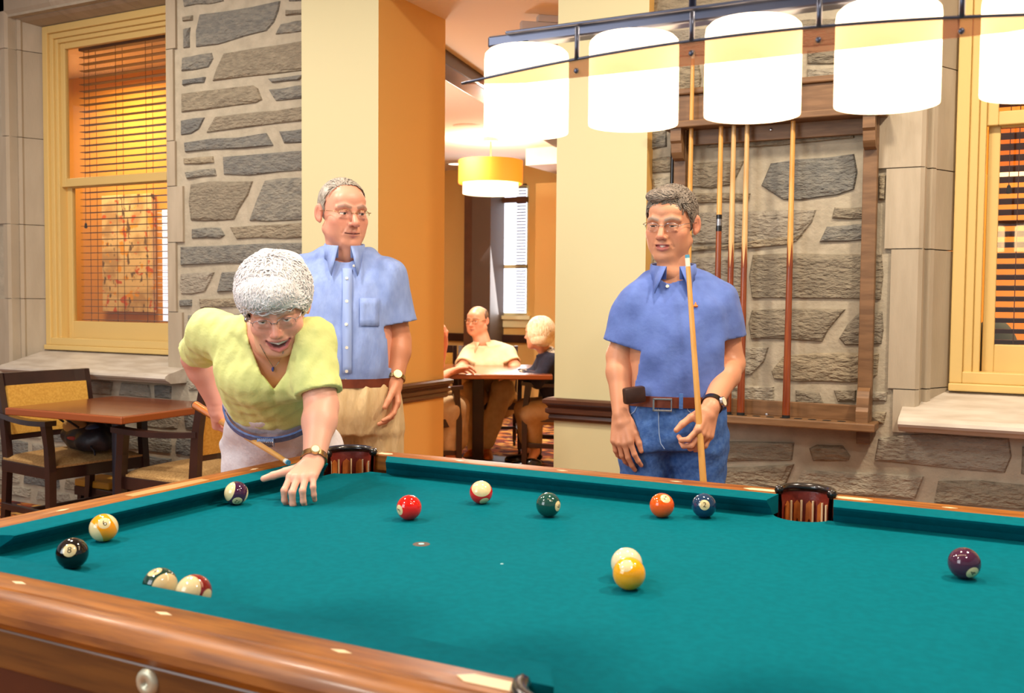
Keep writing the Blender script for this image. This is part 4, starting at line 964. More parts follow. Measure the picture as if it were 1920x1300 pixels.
# ------------------------------------------------------------------ lounge furniture
LT = cp(897, 700, 7.75); yawR = math.atan2(CR[1], CR[0])
ped_table((LT[0], LT[1], 0), yawR, 1.12, 1.12, .74, 'square brown table with dark pedestal in the lounge between the seated people', .045, True, .32)
lamp2 = tag(empty('pendant_lamp', tuple(atY(920, 320, 8.0))), 'orange drum pendant lamp with white lower tier hanging in the lounge', 'lamp')
M('shade_orange', (230, 130, 24), rough=.7, emis=(255, 140, 20), estr=.5); M('shade_white', (255, 236, 206), rough=.7, emis=(255, 226, 176), estr=2.2)
k = 9.13/1850.8; c0 = lamp2.location
def z_at(y): return (atY(920, y, 8.0)[2]-c0.z)
R1 = 60*k; R2 = 52*k
MB().lathe([(R1, z_at(345)), (R1, z_at(302)), (R1-.006, z_at(302)), (R1-.006, z_at(345))], (0, 0, 0), 48, closed=True).build('drum_shade', 'shade_orange', lamp2, smooth=True, auto=.7)
MB().lathe([(R2, z_at(364)), (R2, z_at(335)), (R2-.006, z_at(335)), (R2-.006, z_at(364))], (0, 0, 0), 48, closed=True).build('lower_shade', 'shade_white', lamp2, smooth=True, auto=.7)
MB().lathe([(.001, z_at(364)), (R2-.006, z_at(364)), (R2-.006, z_at(364)+.006), (.001, z_at(364)+.006)], (0, 0, 0), 40, closed=True).build('diffuser', 'shade_white', lamp2)
MB().tube([(0, 0, z_at(318)), (0, 0, 2.765-c0.z-.03)], .008, 8).build('stem', 'brass', lamp2); MB().tube([(0, 0, 2.765-c0.z-.035), (0, 0, 2.765-c0.z)], .075, 20).build('ceiling_canopy', 'brass', lamp2)
pl = bpy.data.lights.new('pendant_bulb', 'POINT'); pl.energy = 40; pl.color = (1, .86, .66); pl.shadow_soft_size = .06; po = bpy.data.objects.new('pendant_bulb', pl); COL.objects.link(po); po.location = (c0.x, c0.y, c0.z+z_at(300))
es = atZ(1032, 33, 2.76); ex = tag(empty('exit_sign', (es[0], es[1], 2.765)), 'pale ceiling mounted exit sign with blank face showing beyond the right pier', 'exit sign')
ex.rotation_euler.z = yawR+.2
MB().box((-.07, -.03, -.035), (.07, .03, 0), .004).build('mount', 'white_plastic', ex); MB().box((-.16, -.022, -.14), (.16, .022, -.035), .005).build('panel', 'white_plastic', ex)
s_ = atZ(875, 237, 2.76); tag(MB().lathe([(.001, -.006), (.10, -.006), (.115, -.002), (.12, .0)], (s_[0], s_[1], 2.765), 28).build('ceiling_speaker', 'ceiling_white', None, smooth=True), 'round flush ceiling speaker in the lounge', 'speaker')
s_ = atZ(855, 308, 2.76); rl = tag(empty('recessed_light', (s_[0], s_[1], 2.765)), 'small glowing recessed ceiling light left of the pendant lamp', 'light')
M('glow_small', (255, 240, 220), emis=(255, 230, 200), estr=3)
MB().lathe([(.001, -.004), (.085, -.004), (.085, 0)], (0, 0, 0), 20).build('lens', 'glow_small', rl); MB().lathe([(.085, -.008), (.105, -.008), (.11, 0)], (0, 0, 0), 20).build('ring', 'white_plastic', rl)
# far lounge table left of the seated man
ft = cp(835, 655, 9.3); ped_table((ft[0]-.25, ft[1], 0), yawR, .8, .8, .74, 'further lounge table seen left of the seated man', .03, False)
armchair((ft[0]+.05, ft[1]-.35, 0), yawR+math.pi*.0, 'dark armchair drawn up to the further lounge table', 'lounge armchairs', True)
# things in the room behind the right window
M('green_fabric', (40, 52, 44), rough=.8)
g = atY(1862, 640, 5.1); gc = tag(empty('wing_chair', (g[0], 5.1, 0)), 'dark green round backed chair behind the right window blind', 'chair')
v, f = sdf_mesh([('u', ell((0, 0, 1.0), (.12, .10, .22)), 0), ('u', ell((-.02, 0, .72), (.20, .13, .34)), .08), ('u', ell((0, -.2, .42), (.27, .3, .10)), .05)], .016); fast_obj('upholstery', v, f, 'green_fabric', gc)
for sx in (-1, 1):
    for sy in (-1, 1): MB().box((sx*.2-.02, sy*.2-.22, 0), (sx*.2+.02, sy*.2-.18, .4), .004).build('leg', 'wood_espresso', gc)
pd = atY(1935, 285, 5.6); l3 = tag(empty('pendant_lamp', tuple(pd)), 'orange drum pendant lamp behind the right window blind', 'lamp')
MB().lathe([(.20, -.10), (.20, .12), (.194, .12), (.194, -.10)], (0, 0, 0), 36, closed=True).build('drum_shade', 'shade_orange', l3, smooth=True, auto=.7)
MB().lathe([(.001, -.13), (.17, -.13), (.17, -.10), (.001, -.10)], (0, 0, 0), 36, closed=True).build('lower_shade', 'shade_white', l3); MB().tube([(0, 0, 0), (0, 0, 3.1-pd[2])], .006, 8).build('stem', 'brass', l3)
# ================================================================== people
M('skin', (220, 160, 130), rough=.42, attr='Col', bump=.06, bscale=220, spec=.4)
M('wire_gold', (190, 160, 110), rough=.25, metal=1.); M('wire_silver', (170, 170, 176), rough=.25, metal=1.)
glass_mat('lens_glass', (250, 250, 250), .05)
def basis(f, roll=0.):
    f = n3(f); s = n3(np.cross(f, [0, 0, 1.])); u = np.cross(s, f); c, q = math.cos(roll), math.sin(roll)
    s2 = s*c+u*q; u2 = -s*q+u*c
    return np.stack([s2, f, u2], 1)               # columns: subject's right, forward, up
def paint(V, base, spots):
    C = np.tile(np.array(lin(base)), (len(V), 1))
    for prim, w, col, a in spots:
        d = prim[0](V[:, 0], V[:, 1], V[:, 2]); k = np.clip(1-(d/w), 0, 1)[:, None]*a if w > 0 else (d < 0)[:, None]*a
        C = C*(1-k)+np.array(lin(col))*k
    return C
def head(eye, f, roll=0., sc=1., skin=(224, 164, 136), mouth='closed', vox=.0021, neck=None, neck_r=(.052, .058), jowl=0., brow=(130, 110, 95), thin=1., ear=True, squint=.0, nose=1., fat=0., gaze=None):
    B = basis(f, roll); O = np.asarray(eye, float)-B[:, 1]*.078*sc
    L = lambda w: B.T@(np.asarray(w, float)-O)/sc
    t = thin; ops = []; U = lambda p, k=.012: ops.append(('u', p, k)); S_ = lambda p, k=.008: ops.append(('s', p, k))
    U(ell((0, -.012, .034), (.0755*t, .096, .082)), 0); U(ell((0, .028, -.022), (.064*t+fat, .062, .078)), .03)
    U(ell((0, .036, -.068), (.050*t+fat*1.3, .052+fat*.5, .046)), .025)
    for s in (-1, 1):
        U(cap((s*(.056+fat)*t, .0, -.055), (s*.020, .066, -.098), .019+fat*.5, .017), .022)
        U(ell((s*.043*t, .054, -.026), (.025, .022, .021)), .022); U(ell((s*.038*t, .044, -.056), (.024, .027, .030)), .022)
        if mouth == 'smile': U(ell((s*.046*t, .060, -.034), (.020, .018, .016)), .014)
        if jowl: U(ell((s*.042*t, .048, -.078), (.018, .022, .022)), .016)
    U(ell((0, .072, -.101), (.021, .018, .016)), .014)
    U(ell((0, .066, .045), (.052*t, .026, .030)), .02)
    for s in (-1, 1): U(chain([(s*.012, .088, .018), (s*.030, .086, .024), (s*.050, .070, .018)], [.009, .009, .007]), .012)
    for s in (-1, 1): S_(ell((s*.032, .099, .001), (.019, .016, .0125)), .012)
    eb = [(s*.0320, .0755, .0) for s in (-1, 1)]; ER = .0128
    for c in eb: U(ell(c, ER), 0)
    for s, c in zip((-1, 1), eb):
        def lid(up, c=c, s=s):
            zc = (.0045-squint*.6 if up else -.0050+squint*.4); sg = 1 if up else -1
            def fn(X, Y, Z): return np.maximum(np.sqrt((X-c[0])**2+(Y-c[1])**2+(Z-c[2])**2)-ER-.0017, sg*(c[2]+zc-.10*np.abs(X-c[0]-s*-.001)*sg - Z))
            return fn, np.array(c)-.017, np.array(c)+.017
        U(lid(True), .0015); U(lid(False), .0025)
        U(cap((c[0]-.010, .0845, -.0135), (c[0]+.011, .0825, -.0125), .0035, .003), .008)
    U(chain([(0, .086, .014), (0, .097, -.008), (0, .111*nose**.3, -.031)], [.0075, .0085, .0115*nose]), .010)
    for s in (-1, 1): U(ell((s*.0125*nose, .098, -.035), (.0085, .011, .0085)), .007); S_(ell((s*.0065, .104, -.0435), (.0038, .006, .003)), .003)
    U(ell((0, .076, -.060), (.030, .017, .020)), .014)
    for s in (-1, 1): S_(chain([(s*.0175, .099, -.030), (s*.0285, .090, -.047), (s*.0345, .083, -.066)], [.0018, .0022, .0012]), .009)
    tags = []
    if mouth == 'closed':
        up = chain([(-.024, .0815, -.066), (-.008, .0925, -.0625), (0, .0925, -.0635), (.008, .0925, -.0625), (.024, .0815, -.066)], [.0028, .0048, .0045, .0048, .0028])
        lw = chain([(-.022, .082, -.0685), (0, .0915, -.0735), (.022, .082, -.0685)], [.003, .0062, .003]); U(up, .006); U(lw, .006)
        gap = chain([(-.026, .0865, -.0655), (0, .0985, -.0678), (.026, .0865, -.0655)], [.0012, .0014, .0012]); S_(gap, .003)
        tags = [(up, .003, (176, 96, 88), .75), (lw, .003, (186, 104, 96), .75), (gap, .0022, (96, 44, 40), .9)]
    else:
        wd = 1.16 if mouth == 'smile' else .95; op = 1.25 if mouth == 'smile' else .5; y0 = .079; cz = -.060
        cav = chain([(-.027*wd, y0+.003, cz+.001), (-.014*wd, .093, cz-.007*op), (0, .097, cz-.010*op), (.014*wd, .093, cz-.007*op), (.027*wd, y0+.003, cz+.001)], [.002, .0065*op+.001, .0085*op+.001, .0065*op+.001, .002])
        up = chain([(-.030*wd, y0, cz+.003), (-.015*wd, .0905, cz+.0005), (0, .0935, cz+.000), (.015*wd, .0905, cz+.0005), (.030*wd, y0, cz+.003)], [.0022, .0040, .0042, .0040, .0022])
        lw = chain([(-.029*wd, y0, cz+.001), (-.016*wd, .0885, cz-.015*op-.003), (0, .0915, cz-.021*op-.003), (.016*wd, .0885, cz-.015*op-.003), (.029*wd, y0, cz+.001)], [.0022, .0045, .0052, .0045, .0022])
        U(up, .005); U(lw, .005); S_(cav, .002)
        te = chain([(-.021*wd, .0785, cz-.0015), (0, .0885, cz-.0055*op), (.021*wd, .0785, cz-.0015)], [.0035, .0052, .0035]); U(te, 0)
        tags = [(cav, .004, (84, 30, 30), .95), (up, .003, (196, 110, 106), .8), (lw, .003, (206, 116, 112), .8), (te, .0012, (240, 232, 220), 1.)]
    if ear:
        for s in (-1, 1):
            Re = basis((s*.25, 1, .0)).T; c = np.array((s*(.0765*t), -.012, -.004))
            U(ell(c+(s*.008, -.004, .002), (.0075, .0175, .031), np.array([[math.cos(.5), s*math.sin(.5)*1., 0], [-s*math.sin(.5), math.cos(.5), 0], [0, 0, 1]])), .006)
            U(ell(c+(s*.005, .004, -.022), (.006, .009, .011)), .006); S_(ell(c+(s*.015, .003, .002), (.006, .010, .019)), .005)
    nb = L(neck) if neck is not None else np.array((0, -.04, -.2))
    U(cap((0, -.018, -.070), nb, neck_r[0], neck_r[1]), .028)
    U(cap((0, .030, -.085), nb+np.array((0, .035, .01)), .020, .026), .025)
    S_(ell((0, .075, -.155), (.05, .03, .03)), .03) if False else None
    V, F_ = sdf_mesh(ops, vox)
    spots = [(ell((s*.044, .066, -.030), (.018, .018, .014)), .02, (226, 130, 112), .2) for s in (-1, 1)]+[(ell((0, .112, -.031), .012), .012, (222, 128, 112), .4)]
    spots += [(ell((s*.085, -.012, -.004), (.012, .025, .034)), .006, (226, 132, 112), .35) for s in (-1, 1)] if ear else []
    spots += tags
    for s in (-1, 1): spots.append((chain([(s*.014, .097, .0215), (s*.032, .094, .0275), (s*.050, .078, .0215)], [.0035, .004, .0025]), .0035, brow, .8))
    C = paint(V, skin, spots)
    g = n3(gaze) if gaze is not None else np.array((0, 1., 0))
    for c in eb:
        d = np.linalg.norm(V-np.array(c), axis=1); m = (d < ER+.0006) & (V[:, 1] > c[1]+.004); C[m] = lin((226, 218, 210))
        q = (V-np.array(c))@g/np.maximum(d, 1e-6); m2 = m & (q > .885); C[m2] = lin((74, 60, 50)); C[m & (q > .965)] = lin((14, 12, 12))
        lash = (np.abs(d-ER-.0012) < .0012) & (V[:, 1] > c[1]+.006) & (np.abs(V[:, 2]-c[2]-.0045+squint*.6) < .0018); C[lash] = C[lash]*.45
    return (V*sc)@B.T+O, F_, C, B, O
def hair_shell(B, O, sc, prims, front, zlow, mat, vox=.0032, amp=.003, freq=120, parent=None, seed=1, name='hair', extra=None):
    """front: (z, y limit) pairs; hair stays behind that limit; zlow: (y, z limit) pairs"""
    fz = np.array(front); zl = np.array(zlow)
    ops = [('u', p, .01 if i else 0) for i, p in enumerate(prims)]
    ops.append(('n', wob(amp, freq, seed, (1.3, .35, .8)), 0))
    ops.append(('i', (lambda X, Y, Z: (Y-np.interp(Z, fz[:, 0], fz[:, 1])+0*X)*.8, None, None), .008)); ops.append(('i', (lambda X, Y, Z: (np.interp(Y, zl[:, 0], zl[:, 1])-Z+0*X)*.8, None, None), .008))
    if extra: ops += extra
    V, F_ = sdf_mesh(ops, vox); return fast_obj(name, (V*sc)@B.T+O, F_, mat, parent)
def strands(B, O, sc, c, r, nroot, length, flow, front, zlow, mat, parent, rad=.0009, lift=.03, seed=1, jit=.35, name='hair_strands', seg=6, cyl=5):
    """combed locks lying on an ellipsoid, one mesh"""
    rg = np.random.default_rng(seed); c = np.array(c); r = np.array(r); fz = np.array(front); zl = np.array(zlow)
    D = rg.normal(size=(nroot*3, 3)); D /= np.linalg.norm(D, axis=1)[:, None]; P = c+D*r
    ok = (P[:, 1] < np.interp(P[:, 2], fz[:, 0], fz[:, 1])) & (P[:, 2] > np.interp(P[:, 1], zl[:, 0], zl[:, 1])); P = P[ok][:nroot]; n = len(P)
    pts = [P]; ln = length*rg.uniform(.6, 1.2, n); jv = rg.normal(0, jit, (n, 3))
    for i in range(seg):
        p = pts[-1]; fl = flow(p)+jv; N_ = (p-c)/r**2; N_ /= np.linalg.norm(N_, axis=1)[:, None]; fl = fl-N_*(fl*N_).sum(1)[:, None]; fl /= np.linalg.norm(fl, axis=1)[:, None]+1e-9
        q = p+fl*(ln/seg)[:, None]; e = np.linalg.norm((q-c)/r, axis=1)[:, None]; tgt = 1+lift*(.4+.6*math.sin(math.pi*(i+1)/seg))*rg.uniform(.2, 1.2, (n, 1)); q = c+(q-c)/e*tgt; pts.append(q)
    A = np.stack(pts, 1); bad = ((A[:, :, 1] > .02) & (A[:, :, 2] < np.interp(A[:, :, 1], zl[:, 0], zl[:, 1])-.010)).any(1); A = A[~bad]; n = len(A); T = np.gradient(A, axis=1); T /= np.linalg.norm(T, axis=2)[:, :, None]+1e-9
    Nn = (A-c)/r**2; Nn /= np.linalg.norm(Nn, axis=2)[:, :, None]; S2 = np.cross(T, Nn); k = seg+1
    rr = rad*np.array([.8]+[1.]*(k-2)+[.25])[None, :, None]*rg.uniform(.6, 1.4, (n, 1, 1))
    rings = [A+rr*(Nn*math.cos(a)+S2*2.2*math.sin(a)) for a in [2*math.pi*j/4 for j in range(4)]]
    V = np.stack(rings, 2).reshape(-1, 3); idx = np.arange(n*k*4).reshape(n, k, 4); Fs = []
    for j in range(4): Fs.append(np.stack([idx[:, :-1, j], idx[:, :-1, (j+1) % 4], idx[:, 1:, (j+1) % 4], idx[:, 1:, j]], -1).reshape(-1, 4))
    return fast_obj(name, (V*sc)@B.T+O, np.concatenate(Fs), mat, parent)
def hand_ops(w, d, nrm, side, curls, spread=(.12, .03, -.06, -.16), thumb=None, sc=1., k=.009, tcurl=(.3, .4)):
    """w wrist, d toward the knuckles, nrm out of the palm, side toward the thumb; curls: per finger (a1,a2,a3)"""
    d = n3(d); nrm = n3(np.asarray(nrm, float)-d*(np.asarray(nrm, float)@d)); t = np.cross(d, nrm); t = t if t@np.asarray(side, float) > 0 else -t; w = np.asarray(w, float)
    Pp = lambda a, b, c: w+sc*(d*a+t*b+nrm*c)
    ops = [('u', cap(Pp(-.01, 0, 0), Pp(.03, .004, 0), .022*sc, .024*sc), k)]
    base = [(.092, .029), (.096, .009), (.092, -.011), (.083, -.029)]; lens = [(.043, .026, .021), (.047, .030, .022), (.043, .028, .021), (.034, .021, .019)]; rad = [.0092, .0095, .0090, .0080]
    for i in range(4):
        a, b = base[i]; ops.append(('u', cap(Pp(.015, b*.55, 0), Pp(a, b, -.002), .016*sc, .0122*sc), k))
        p = Pp(a, b, -.002); ang = 0.; fd0 = d*math.cos(spread[i])+t*math.sin(spread[i])
        for j in range(3):
            ang += curls[i][j]; fd = fd0*math.cos(ang)+nrm*math.sin(ang); q = p+fd*lens[i][j]*sc; r0 = rad[i]*sc*(1-.09*j); ops.append(('u', cap(p, q, r0*1.03, r0*.92), .004 if j else .006)); p = q
    ops.append(('u', cap(Pp(.02, .012, .008), Pp(.055, .026, .010), .019*sc, .015*sc), k))
    td = n3(sum(c*v for c, v in zip(thumb or (.75, .62, .25), (d, t, nrm)))); p = Pp(.030, .026, .006); ax = n3(np.cross(td, nrm*.8+d*.4-t*.5))
    for j, (l, r0, r1) in enumerate(((.040, .0150, .0120), (.032, .0115, .0105), (.026, .0105, .0085))):
        q = p+td*l*sc; ops.append(('u', cap(p, q, r0*sc, r1*sc), .008 if j == 0 else .004)); p = q
        if j < 2:
            tgt = n3(d*.9+nrm*.55-t*.15); td = n3(td*(1-tcurl[j])+tgt*tcurl[j])
    return ops
def arm_ops(sh, el, wr, r=(.050, .043, .044, .028), k=.02):
    sh, el, wr = map(lambda v: np.asarray(v, float), (sh, el, wr)); m1 = sh+(el-sh)*.45; m2 = el+(wr-el)*.28
    return [('u', cap(sh, m1, r[0], r[0]*.98), k), ('u', cap(m1, el, r[0]*.98, r[1]), k), ('u', cap(el, m2, r[1]*.95, r[2]), k), ('u', cap(m2, wr, r[2], r[3]), k)]
def skin_part(ops, vox, skin, spots=()):
    V, F_ = sdf_mesh(ops, vox); return V, F_, paint(V, skin, list(spots))
def sleeve_ops(sh, end, r0, r1, k=.04):
    sh, end = np.asarray(sh, float), np.asarray(end, float); d = n3(end-sh)
    u = [('u', cap(sh, end+d*.03, r0, r1), k)]
    cut = ('i', None)
    def trim(X, Y, Z):                                # only trims around this sleeve
        h = (X-end[0])*d[0]+(Y-end[1])*d[1]+(Z-end[2])*d[2]
        rad = np.sqrt(np.maximum((X-end[0])**2+(Y-end[1])**2+(Z-end[2])**2-h*h, 0)); return np.maximum(-h, rad-.11)
    tp_ = ('s', (trim, end-.13, end+.13), 0)
    hol = ('s', cap(end-d*.022, end+d*.06, r1-.020, r1-.018), .0)
    return u, [tp_, hol]
def ring_band(c, s, f, u, a, b, h, th, ex=2.3, n=48):
    """belt-like band around an oval section"""
    V = []
    for rr, z in ((0, -h/2), (th, -h/2), (th, h/2), (0, h/2)):
        for i in range(n):
            q = 2*math.pi*i/n; cx, cy = math.cos(q), math.sin(q); x = (a+rr)*math.copysign(abs(cx)**(2/ex), cx); y = (b+rr)*math.copysign(abs(cy)**(2/ex), cy); V.append(tuple(np.asarray(c)+s*x+f*y+u*z))
    return V, [(k*n+i, k*n+(i+1) % n, ((k+1) % 4)*n+(i+1) % n, ((k+1) % 4)*n+i) for k in range(4) for i in range(n)]
def wristband(P, d, r, h, mat, face, facemat, parent, nm='wristwatch', fr=.016):
    d = n3(d); fdir = n3(np.asarray(face, float)-d*(np.asarray(face, float)@d)); s = np.cross(d, fdir)
    V, Fc = ring_band(P, s, fdir, d, r, r, h, .003, 2.0, 28); w = MB().add(V, Fc).build(nm, mat, parent, smooth=True, auto=.7)
    c = np.asarray(P)+fdir*(r+.002); m = MB(); n = 20
    V = [tuple(c+d*fr*math.cos(2*math.pi*i/n)+s*fr*math.sin(2*math.pi*i/n)+fdir*z) for z in (0, .007) for i in range(n)]
    m.add(V, [(i, (i+1) % n, n+(i+1) % n, n+i) for i in range(n)]+[tuple(range(n)), tuple(range(n, 2*n))]).build('watch_case', facemat, w)
    c2 = c+fdir*.0075; V = [tuple(c2+d*fr*.82*math.cos(2*math.pi*i/n)+s*fr*.82*math.sin(2*math.pi*i/n)+fdir*z) for z in (0, .0006) for i in range(n)]
    MB().add(V, [(i, (i+1) % n, n+(i+1) % n, n+i) for i in range(n)]+[tuple(range(n)), tuple(range(n, 2*n))]).build('dial', 'dial_white', w)
M('dial_white', (236, 226, 200), rough=.3)
def glasses(B, O, sc, wire, parent, rim='half', w=.024, h=.016, y=.101, dz=.0, thick=.0009):
    T = lambda p: tuple(O+B@(np.array(p)*sc)); root = empty('eyeglasses', (0, 0, 0)); root.parent = parent
    for s in (-1, 1):
        n = 28; c = (s*.0325, y, -.003+dz); pts = []
        for i in range(n+1):
            q = 2*math.pi*i/n; cx, cz = math.cos(q), math.sin(q); x = w*math.copysign(abs(cx)**.75, cx); z = h*math.copysign(abs(cz)**.75, cz); pts.append((c[0]+x, c[1]-.35*(abs(c[0]+x)-.02)**2*8-.002, c[2]+z))
        fr = MB().tube([T(p) for p in (pts if rim == 'full' else pts[:n//2+1])], thick*sc, 6).build('rim', wire, root, smooth=True)
        m = MB(); m.V = [T(p) for p in pts[:-1]]; m.F = [tuple(range(n))]; m.build('lens', 'lens_glass', root)
        MB().tube([T((s*(.0325+w), y-.012, .002+dz)), T((s*.068, y-.020, .006+dz)), T((s*.079, .03, .006+dz)), T((s*.083, -.012, .004+dz))], thick*1.15*sc, 6).build('temple', wire, root, smooth=True)
    MB().tube([T((-.010, y-.002, .002+dz)), T((0, y+.004, .004+dz)), T((.010, y-.002, .002+dz))], thick*1.15*sc, 6).build('bridge', wire, root, smooth=True)
    return root
def collar(c, s, f, u, rx, ry, mat, parent, drop=.045, tip=.075, rise=.022, gap=.35, spread=.03):
    """turned-down shirt collar: inner stand and outer fall with two points"""
    c = np.asarray(c, float); n = 36; rows = []
    for i in range(n+1):
        q = gap+(2*math.pi-2*gap)*i/n; w = 1-abs(i/n*2-1); ft = max(0, 1-w*5.0)
        dirv = s*math.sin(q)*rx+f*math.cos(q)*ry; back = .5-.5*math.cos(q)
        top = c+dirv+u*(rise*(.35+.65*back)); base = c+dirv*1.06-u*.03
        dn = drop*(1-ft)+tip*ft; o = n3(s*math.sin(q)+f*math.cos(q))
        low = c+dirv*(1.20+.16*ft)+u*(rise*(.35+.65*back)-dn)+f*(.016*ft)+s*math.copysign(spread*ft, math.sin(q)); mid = top+o*.007+u*.001
        rows.append((base, top, mid, low))
    V = [tuple(p) for r in rows for p in r]; k = 4
    o = MB().add(V, [(i*k+j, (i+1)*k+j, (i+1)*k+j+1, i*k+j+1) for i in range(n) for j in range(k-1)]).build('collar', mat, parent, smooth=True)
    md = o.modifiers.new('thickness', 'SOLIDIFY'); md.thickness = .003; return o
def button(P, nrm, parent, mat='button_white', r=.0055):
    nrm = n3(nrm); a = n3(np.cross(nrm, [0, 0, 1.])); b = np.cross(nrm, a); n = 12; V = [tuple(np.asarray(P)+a*r*math.cos(6.2832*i/n)+b*r*math.sin(6.2832*i/n)+nrm*z) for z in (-.003, .002) for i in range(n)]
    return MB().add(V, [(i, (i+1) % n, n+(i+1) % n, n+i) for i in range(n)]+[tuple(range(n)), tuple(range(n, 2*n))]).build('button', mat, parent)
M('button_white', (226, 220, 206), rough=.4)
def shoe(P, d, mat, parent, L=.27, sc=1.):
    d = n3((d[0], d[1], 0)); P = np.array((P[0], P[1], 0.)); u = np.array((0, 0, 1.)); g = lambda a, z: P+d*a*L+u*z
    v, f = sdf_mesh([('u', cap(g(-.2, .045), g(.0, .05), .042, .042), .02), ('u', cap(g(.0, .045), g(.42, .03), .042, .036), .03), ('u', cap(g(.30, .03), g(.60, .028), .044, .036), .02), ('i', half((0, 0, .001), (0, 0, -1)), 0)], .010)
    return fast_obj('shoe', v, f, mat, parent)
def ray_hit_front(objs, P, d):
    """first point where a ray from P along d meets one of the evaluated meshes"""
    best = None
    for o in objs:
        ok, loc, nr, i = o.ray_cast(Vector(P), Vector(d))
        if ok:
            t = (loc-Vector(P)).length
            if best is None or t < best[0]: best = (t, np.array(loc), np.array(nr))
    return best
# ------------------------------------------------------------------ the man in the blue polo shirt
def person_root(parts, label):
    V, F_, C = joinp(parts); o = fast_obj('person', V, F_, 'skin', None, C); return tag(o, label, 'person')
M('polo_blue', (92, 118, 190), (84, 108, 180), 30, .85, bump=.3, bscale=11, sheen=.1, pos=True, bdist=.022)
M('denim', (52, 92, 160), (74, 114, 178), 70, .9, bump=.5, bscale=18, pos=True, bdist=.02)
M('belt_leather', (116, 52, 26), (96, 40, 20), 30, .4, pos=True); M('leather_dark', (58, 38, 32), rough=.35); M('shoe_brown', (70, 44, 30), rough=.5)
M('hair_grey', (146, 134, 122), (104, 94, 84), 60, .55, stretch=(1, 1, 1)); M('hair_silver', (188, 180, 168), (150, 140, 128), 60, .5); M('hair_white', (252, 250, 250), (228, 224, 224), 50, .6); M('hair_blond', (252, 240, 212), (234, 212, 168), 50, .6); M('hair_brown', (124, 92, 66), (96, 70, 50), 60, .6)
M('seam_pale', (150, 176, 214), rough=.9); M('orange_thread', (236, 130, 60), rough=.8)
def torso_frame(P):
    d = np.array((-P[0], -P[1], 0.)); f = n3(d); s = np.cross(f, [0, 0, 1.]); return s, f, np.array((0, 0, 1.))
